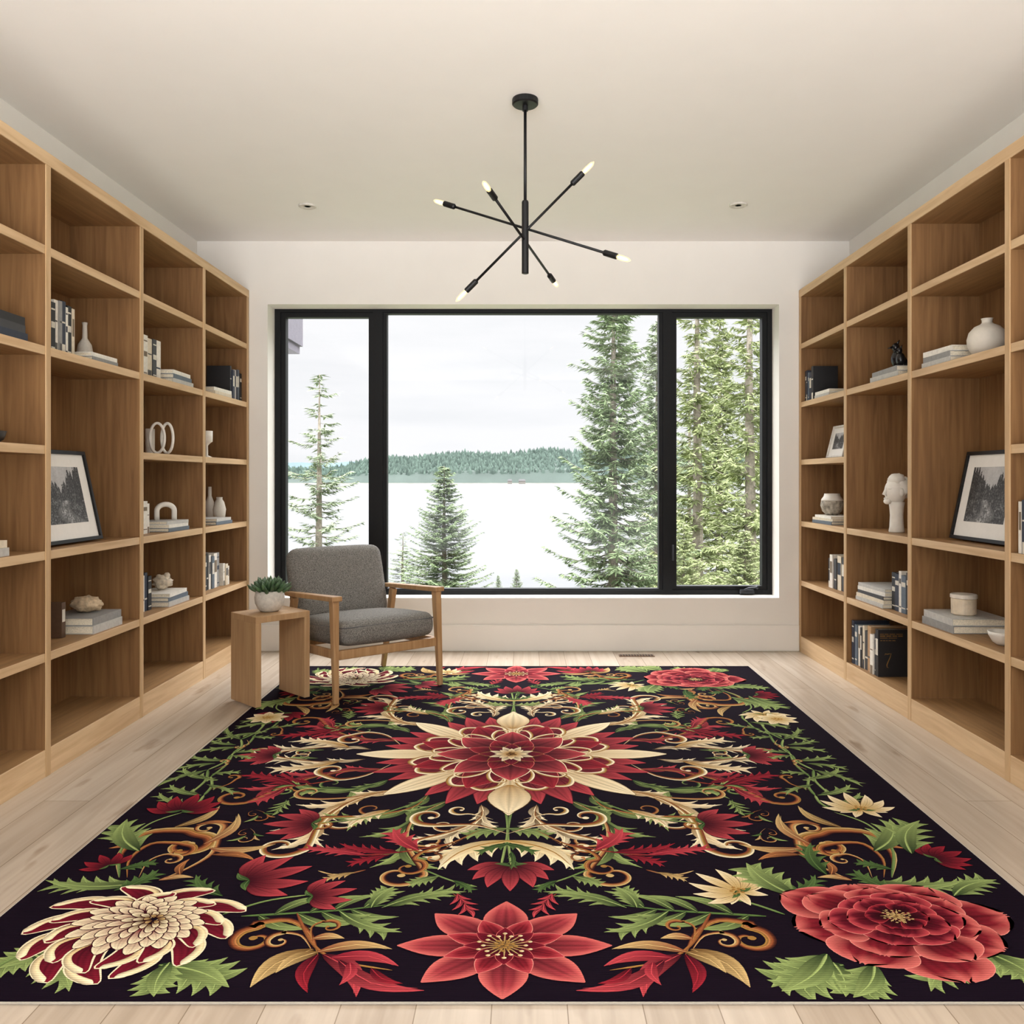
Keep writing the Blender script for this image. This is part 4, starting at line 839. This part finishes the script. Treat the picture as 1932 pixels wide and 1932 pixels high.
for key,(seed,R,step,nb,dens,cl,jit,den,big,tr) in {'dense':(1,1.9,.17,8,.90,0,.36,.024,1.2,1),'sparse':(2,1.9,.30,6,.72,0,.52,.028,1.2,.8),'tall':(3,1.5,.22,6,.78,.4,.45,.026,1.25,1.15),'young':(4,2.4,.19,8,.95,0,.30,.026,1.2,1)}.items():
    tk,fm_=conifer_mesh(seed,R,step,nb,dens,cl,jit,den,big,tr); tm=bpy.data.meshes.new('trunk'); tm.from_pydata([tuple(v) for v in tk.v],[],tk.f); tm.materials.append(BARK); kinds[key]=(tm,fm_,R)
def ground_z(Y): return -1.2-(Y-8)*.119
FM={}
def tree(px,ytip,Y,kind,Rw,lm,label,name='conifer_tree'):
    p=at(px,ytip,Y); gz=ground_z(Y); s=(p.z-gz)/10; tm,fm0,R=kinds[kind]
    t=thing(name,label,'tree',(p.x,Y,gz),random.uniform(0,6),'conifers outside the window')
    o=bpy.data.objects.new('trunk',tm); COL.objects.link(o); o.parent=t; o.scale=(Rw/R,Rw/R,s)
    if (kind,lm) not in FM: m2=fm0.copy(); m2.materials.clear(); m2.materials.append(LF[lm]); FM[(kind,lm)]=m2
    o=bpy.data.objects.new('foliage',FM[(kind,lm)]); COL.objects.link(o); o.parent=t; o.scale=(Rw/R,Rw/R,s)
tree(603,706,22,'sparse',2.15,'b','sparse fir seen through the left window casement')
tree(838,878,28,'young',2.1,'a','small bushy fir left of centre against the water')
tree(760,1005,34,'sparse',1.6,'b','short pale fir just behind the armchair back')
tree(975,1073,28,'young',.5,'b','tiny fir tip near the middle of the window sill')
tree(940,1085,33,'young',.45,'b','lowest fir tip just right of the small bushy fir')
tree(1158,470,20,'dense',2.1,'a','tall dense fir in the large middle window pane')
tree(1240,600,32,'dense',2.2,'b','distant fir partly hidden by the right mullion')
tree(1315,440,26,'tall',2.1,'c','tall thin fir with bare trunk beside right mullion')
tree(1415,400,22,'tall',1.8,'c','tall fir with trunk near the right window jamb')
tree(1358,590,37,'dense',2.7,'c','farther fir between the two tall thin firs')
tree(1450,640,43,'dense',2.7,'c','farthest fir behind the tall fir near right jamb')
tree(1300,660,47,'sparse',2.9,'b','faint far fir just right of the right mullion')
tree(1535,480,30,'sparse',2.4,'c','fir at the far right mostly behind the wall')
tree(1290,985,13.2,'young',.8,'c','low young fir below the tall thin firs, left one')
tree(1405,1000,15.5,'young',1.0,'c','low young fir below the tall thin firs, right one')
gr=MB(); gr.v=[Vector(v) for v in ((-60,6.5,-1.0),(60,6.5,-1.0),(60,62,ground_z(62)),(-60,62,ground_z(62)))]; gr.f=[[0,1,2,3]]; gr.m=[0]
go=gr.build('ground',flat('ground_moss','#4c533a',.95,0,.2,2)); struct(go,'mossy slope below the window','ground')
wm,nt,b=newmat('lake_water'); b.inputs['Roughness'].default_value=.4; b.inputs['Specular IOR Level'].default_value=.15
tc=nt.nodes.new('ShaderNodeTexCoord'); mpw=nt.nodes.new('ShaderNodeMapping'); mpw.inputs['Scale'].default_value=(.004,.02,1); nt.links.new(tc.outputs['Object'],mpw.inputs['Vector'])
n=nt.nodes.new('ShaderNodeTexNoise'); n.inputs['Scale'].default_value=1.0; n.inputs['Detail'].default_value=5; nt.links.new(mpw.outputs[0],n.inputs['Vector'])
rw=nt.nodes.new('ShaderNodeValToRGB'); rw.color_ramp.elements[0].position=.35; rw.color_ramp.elements[1].position=.65; rw.color_ramp.elements[0].color=(.066,.068,.071,1); rw.color_ramp.elements[1].color=(.082,.083,.085,1)
nt.links.new(n.outputs['Fac'],rw.inputs['Fac']); nt.links.new(rw.outputs['Color'],b.inputs['Base Color'])
w=MB(); w.v=[Vector(v) for v in ((-2600,30,-6),(2600,30,-6),(2600,2400,-6),(-2600,2400,-6))]; w.f=[[0,1,2,3]]; w.m=[0]; wo=w.build('water',wm); struct(wo,'pale calm lake outside','water')
def ridge(x): return 57+4*math.sin(x*.007+1)+3*math.sin(x*.019)-28*max(0,min(1,(-x-150)/240))+3*math.sin(x*.041)
hm=MB(); nx=120
for j,(Y,k) in enumerate(((1395,-6.3),(1402,-4.5),(1430,None),(1560,None))):
    for i in range(nx+1):
        x=-1100+2200*i/nx; z=k if k is not None else (ridge(x)*(.3 if j==2 else .86)-2)
        hm.v.append(Vector((x,Y+12*math.sin(x*.01)*(j<3),z)))
for j in range(3):
    for i in range(nx): q=j*(nx+1)+i; hm.f.append([q,q+1,q+nx+2,q+nx+1]); hm.m.append(1 if j==0 else 0)
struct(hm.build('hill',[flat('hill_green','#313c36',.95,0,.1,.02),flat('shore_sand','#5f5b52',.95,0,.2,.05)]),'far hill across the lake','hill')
h2=MB(); 
for i in range(61):
    x=-2000+2600*i/60; h2.v.append(Vector((x,2300,-6.5))); h2.v.append(Vector((x,2330,58+9*math.sin(x*.004)+5*math.sin(x*.013)+2*math.sin(x*.06))))
for i in range(60): h2.f.append([2*i,2*i+2,2*i+3,2*i+1]); h2.m.append(0)
struct(h2.build('hill',flat('hill_blue_haze','#5c6c72',.95,0,.05,.01)),'faint bluish ridge far beyond the left shore','hill')  # bluish distance haze is put into the ridge colour
random.seed(11); V=[];Fc=[]
for k in range(11000):
    x=random.uniform(-900,900); s=random.random(); Y=1425+132*s+12*math.sin(x*.01); z0=ridge(x)*(.26+.62*s)-7; hh=random.uniform(8,13)+random.choice((0,0,0,3)); r=random.uniform(2.6,4.4); o=len(V)
    for i in range(5): V.append((x+r*math.cos(i*1.2566),Y+r*math.sin(i*1.2566),z0))
    for i in range(5): V.append((x+r*.62*math.cos(i*1.2566),Y+r*.62*math.sin(i*1.2566),z0+hh*.62))
    V.append((x,Y,z0+hh))
    for i in range(5): Fc.append((o+i,o+(i+1)%5,o+5+(i+1)%5,o+5+i)); Fc.append((o+5+i,o+5+(i+1)%5,o+10))
me=bpy.data.meshes.new('forest'); me.from_pydata(V,[],Fc); me.materials.append(leafmat('far_forest_haze','#333f39','#4f5e55')); fo=bpy.data.objects.new('forest',me); COL.objects.link(fo); tag(fo,'hazy evergreen forest on the far shore','forest',None,'stuff')  # forest greens have the distance haze mixed in
for px_h,wd_,lb in ((985,11,'tiny pale house on the far shoreline, wider one'),(962,7,'tiny pale house on the far shoreline, narrower one')):
    X=(px_h-VX)/F*1385; hs=thing('house',lb,'house',(X,1385,-6)); 
    MB().box(-wd_/2,wd_/2,-4,4,0,5).build('wall',flat('house_pale','#6d6962',.9),hs,world=False)
    m=MB(); m.v=[Vector(v) for v in ((-wd_/2-.6,-4.6,5),(wd_/2+.6,-4.6,5),(wd_/2+.6,4.6,5),(-wd_/2-.6,4.6,5),(-wd_/2+1,0,8),(wd_/2-1,0,8))]; m.f=[[0,1,5,4],[2,3,4,5],[0,4,3],[1,2,5]]; m.m=[0]*4; m.build('roof',flat('house_roof','#3e3d3d',.9),hs,world=False)

# ------------------------------------------------------------------ world: overcast sky, brighter overhead; extra glow added behind the viewer to brighten room and ceiling
wd=bpy.data.worlds.new('overcast'); SC.world=wd; wd.use_nodes=True; nt=wd.node_tree; bg=nt.nodes['Background']
tc=nt.nodes.new('ShaderNodeTexCoord'); sp=nt.nodes.new('ShaderNodeSeparateXYZ'); nt.links.new(tc.outputs['Generated'],sp.inputs[0])
mp=nt.nodes.new('ShaderNodeMapping'); mp.inputs['Scale'].default_value=(3,3,20); nt.links.new(tc.outputs['Generated'],mp.inputs['Vector'])
n=nt.nodes.new('ShaderNodeTexNoise'); n.inputs['Scale'].default_value=1.3; n.inputs['Detail'].default_value=5; nt.links.new(mp.outputs[0],n.inputs['Vector'])
r=nt.nodes.new('ShaderNodeValToRGB'); r.color_ramp.elements[0].position=.32; r.color_ramp.elements[1].position=.58; r.color_ramp.elements[0].color=(.91,.925,.95,1); r.color_ramp.elements[1].color=(.985,.99,1.01,1); nt.links.new(n.outputs['Fac'],r.inputs['Fac'])
def mrange(src,f0,f1,t0,t1):
    m=nt.nodes.new('ShaderNodeMapRange'); m.interpolation_type='SMOOTHSTEP'
    for k,v in zip(('From Min','From Max','To Min','To Max'),(f0,f1,t0,t1)): m.inputs[k].default_value=v
    nt.links.new(src,m.inputs['Value']); return m.outputs[0]
def math_(op,a,b):
    m=nt.nodes.new('ShaderNodeMath'); m.operation=op
    for i,v in enumerate((a,b)):
        if isinstance(v,(int,float)): m.inputs[i].default_value=v
        else: nt.links.new(v,m.inputs[i])
    return m.outputs[0]
zz=sp.outputs['Z']; ny_=math_('MULTIPLY',sp.outputs['Y'],-1.0); nz_=math_('MULTIPLY',zz,-1.0)
up=mrange(zz,.22,.8,0,12.0)
rear_fill=math_('MULTIPLY',mrange(ny_,-.05,.7,0,1),math_('ADD',.6,mrange(nz_,-.05,.35,0,13.2)))
st=math_('ADD',math_('ADD',up,rear_fill),1.0)
nt.links.new(r.outputs['Color'],bg.inputs['Color']); nt.links.new(st,bg.inputs['Strength'])
def portal(name,loc,rot,sx,sy):
    l=bpy.data.lights.new(name,'AREA'); l.shape='RECTANGLE'; l.size=sx; l.size_y=sy; l.cycles.is_portal=True; o=bpy.data.objects.new(name,l); COL.objects.link(o); o.location=loc; o.rotation_euler=rot
portal('window_portal',(0,YB+.24,(WZ0+WZ1)/2),(-PI/2,0,0),3.43,1.97)
portal('rear_portal',(0,YR,ZC/2),(PI/2,0,0),4.38,2.75)
for X,Y in ((-1.27,4.958),(1.244,4.94)):
    l=bpy.data.lights.new('downlight','SPOT'); l.energy=8; l.color=(1,.88,.74); l.spot_size=2.2; l.spot_blend=.9; l.shadow_soft_size=.04; o=bpy.data.objects.new('downlight',l); COL.objects.link(o); o.location=(X,Y,ZC-.03)

# ------------------------------------------------------------------ camera
cam=bpy.data.cameras.new('camera'); co=bpy.data.objects.new('camera',cam); COL.objects.link(co); co.location=(0,0,H); co.rotation_euler=(PI/2,0,0)
cam.sensor_width=36; cam.lens=36*F/1932; cam.shift_x=-(VX-966)/1932; cam.shift_y=-(966-VY)/1932; cam.clip_end=6000; cam.clip_start=.05
SC.camera=co
SC.view_settings.view_transform='Standard'; SC.view_settings.look='None'; SC.view_settings.exposure=0
import collections
for k,v in collections.Counter(LBL).items():
    if v>1: print('DUP LABEL',v,k)
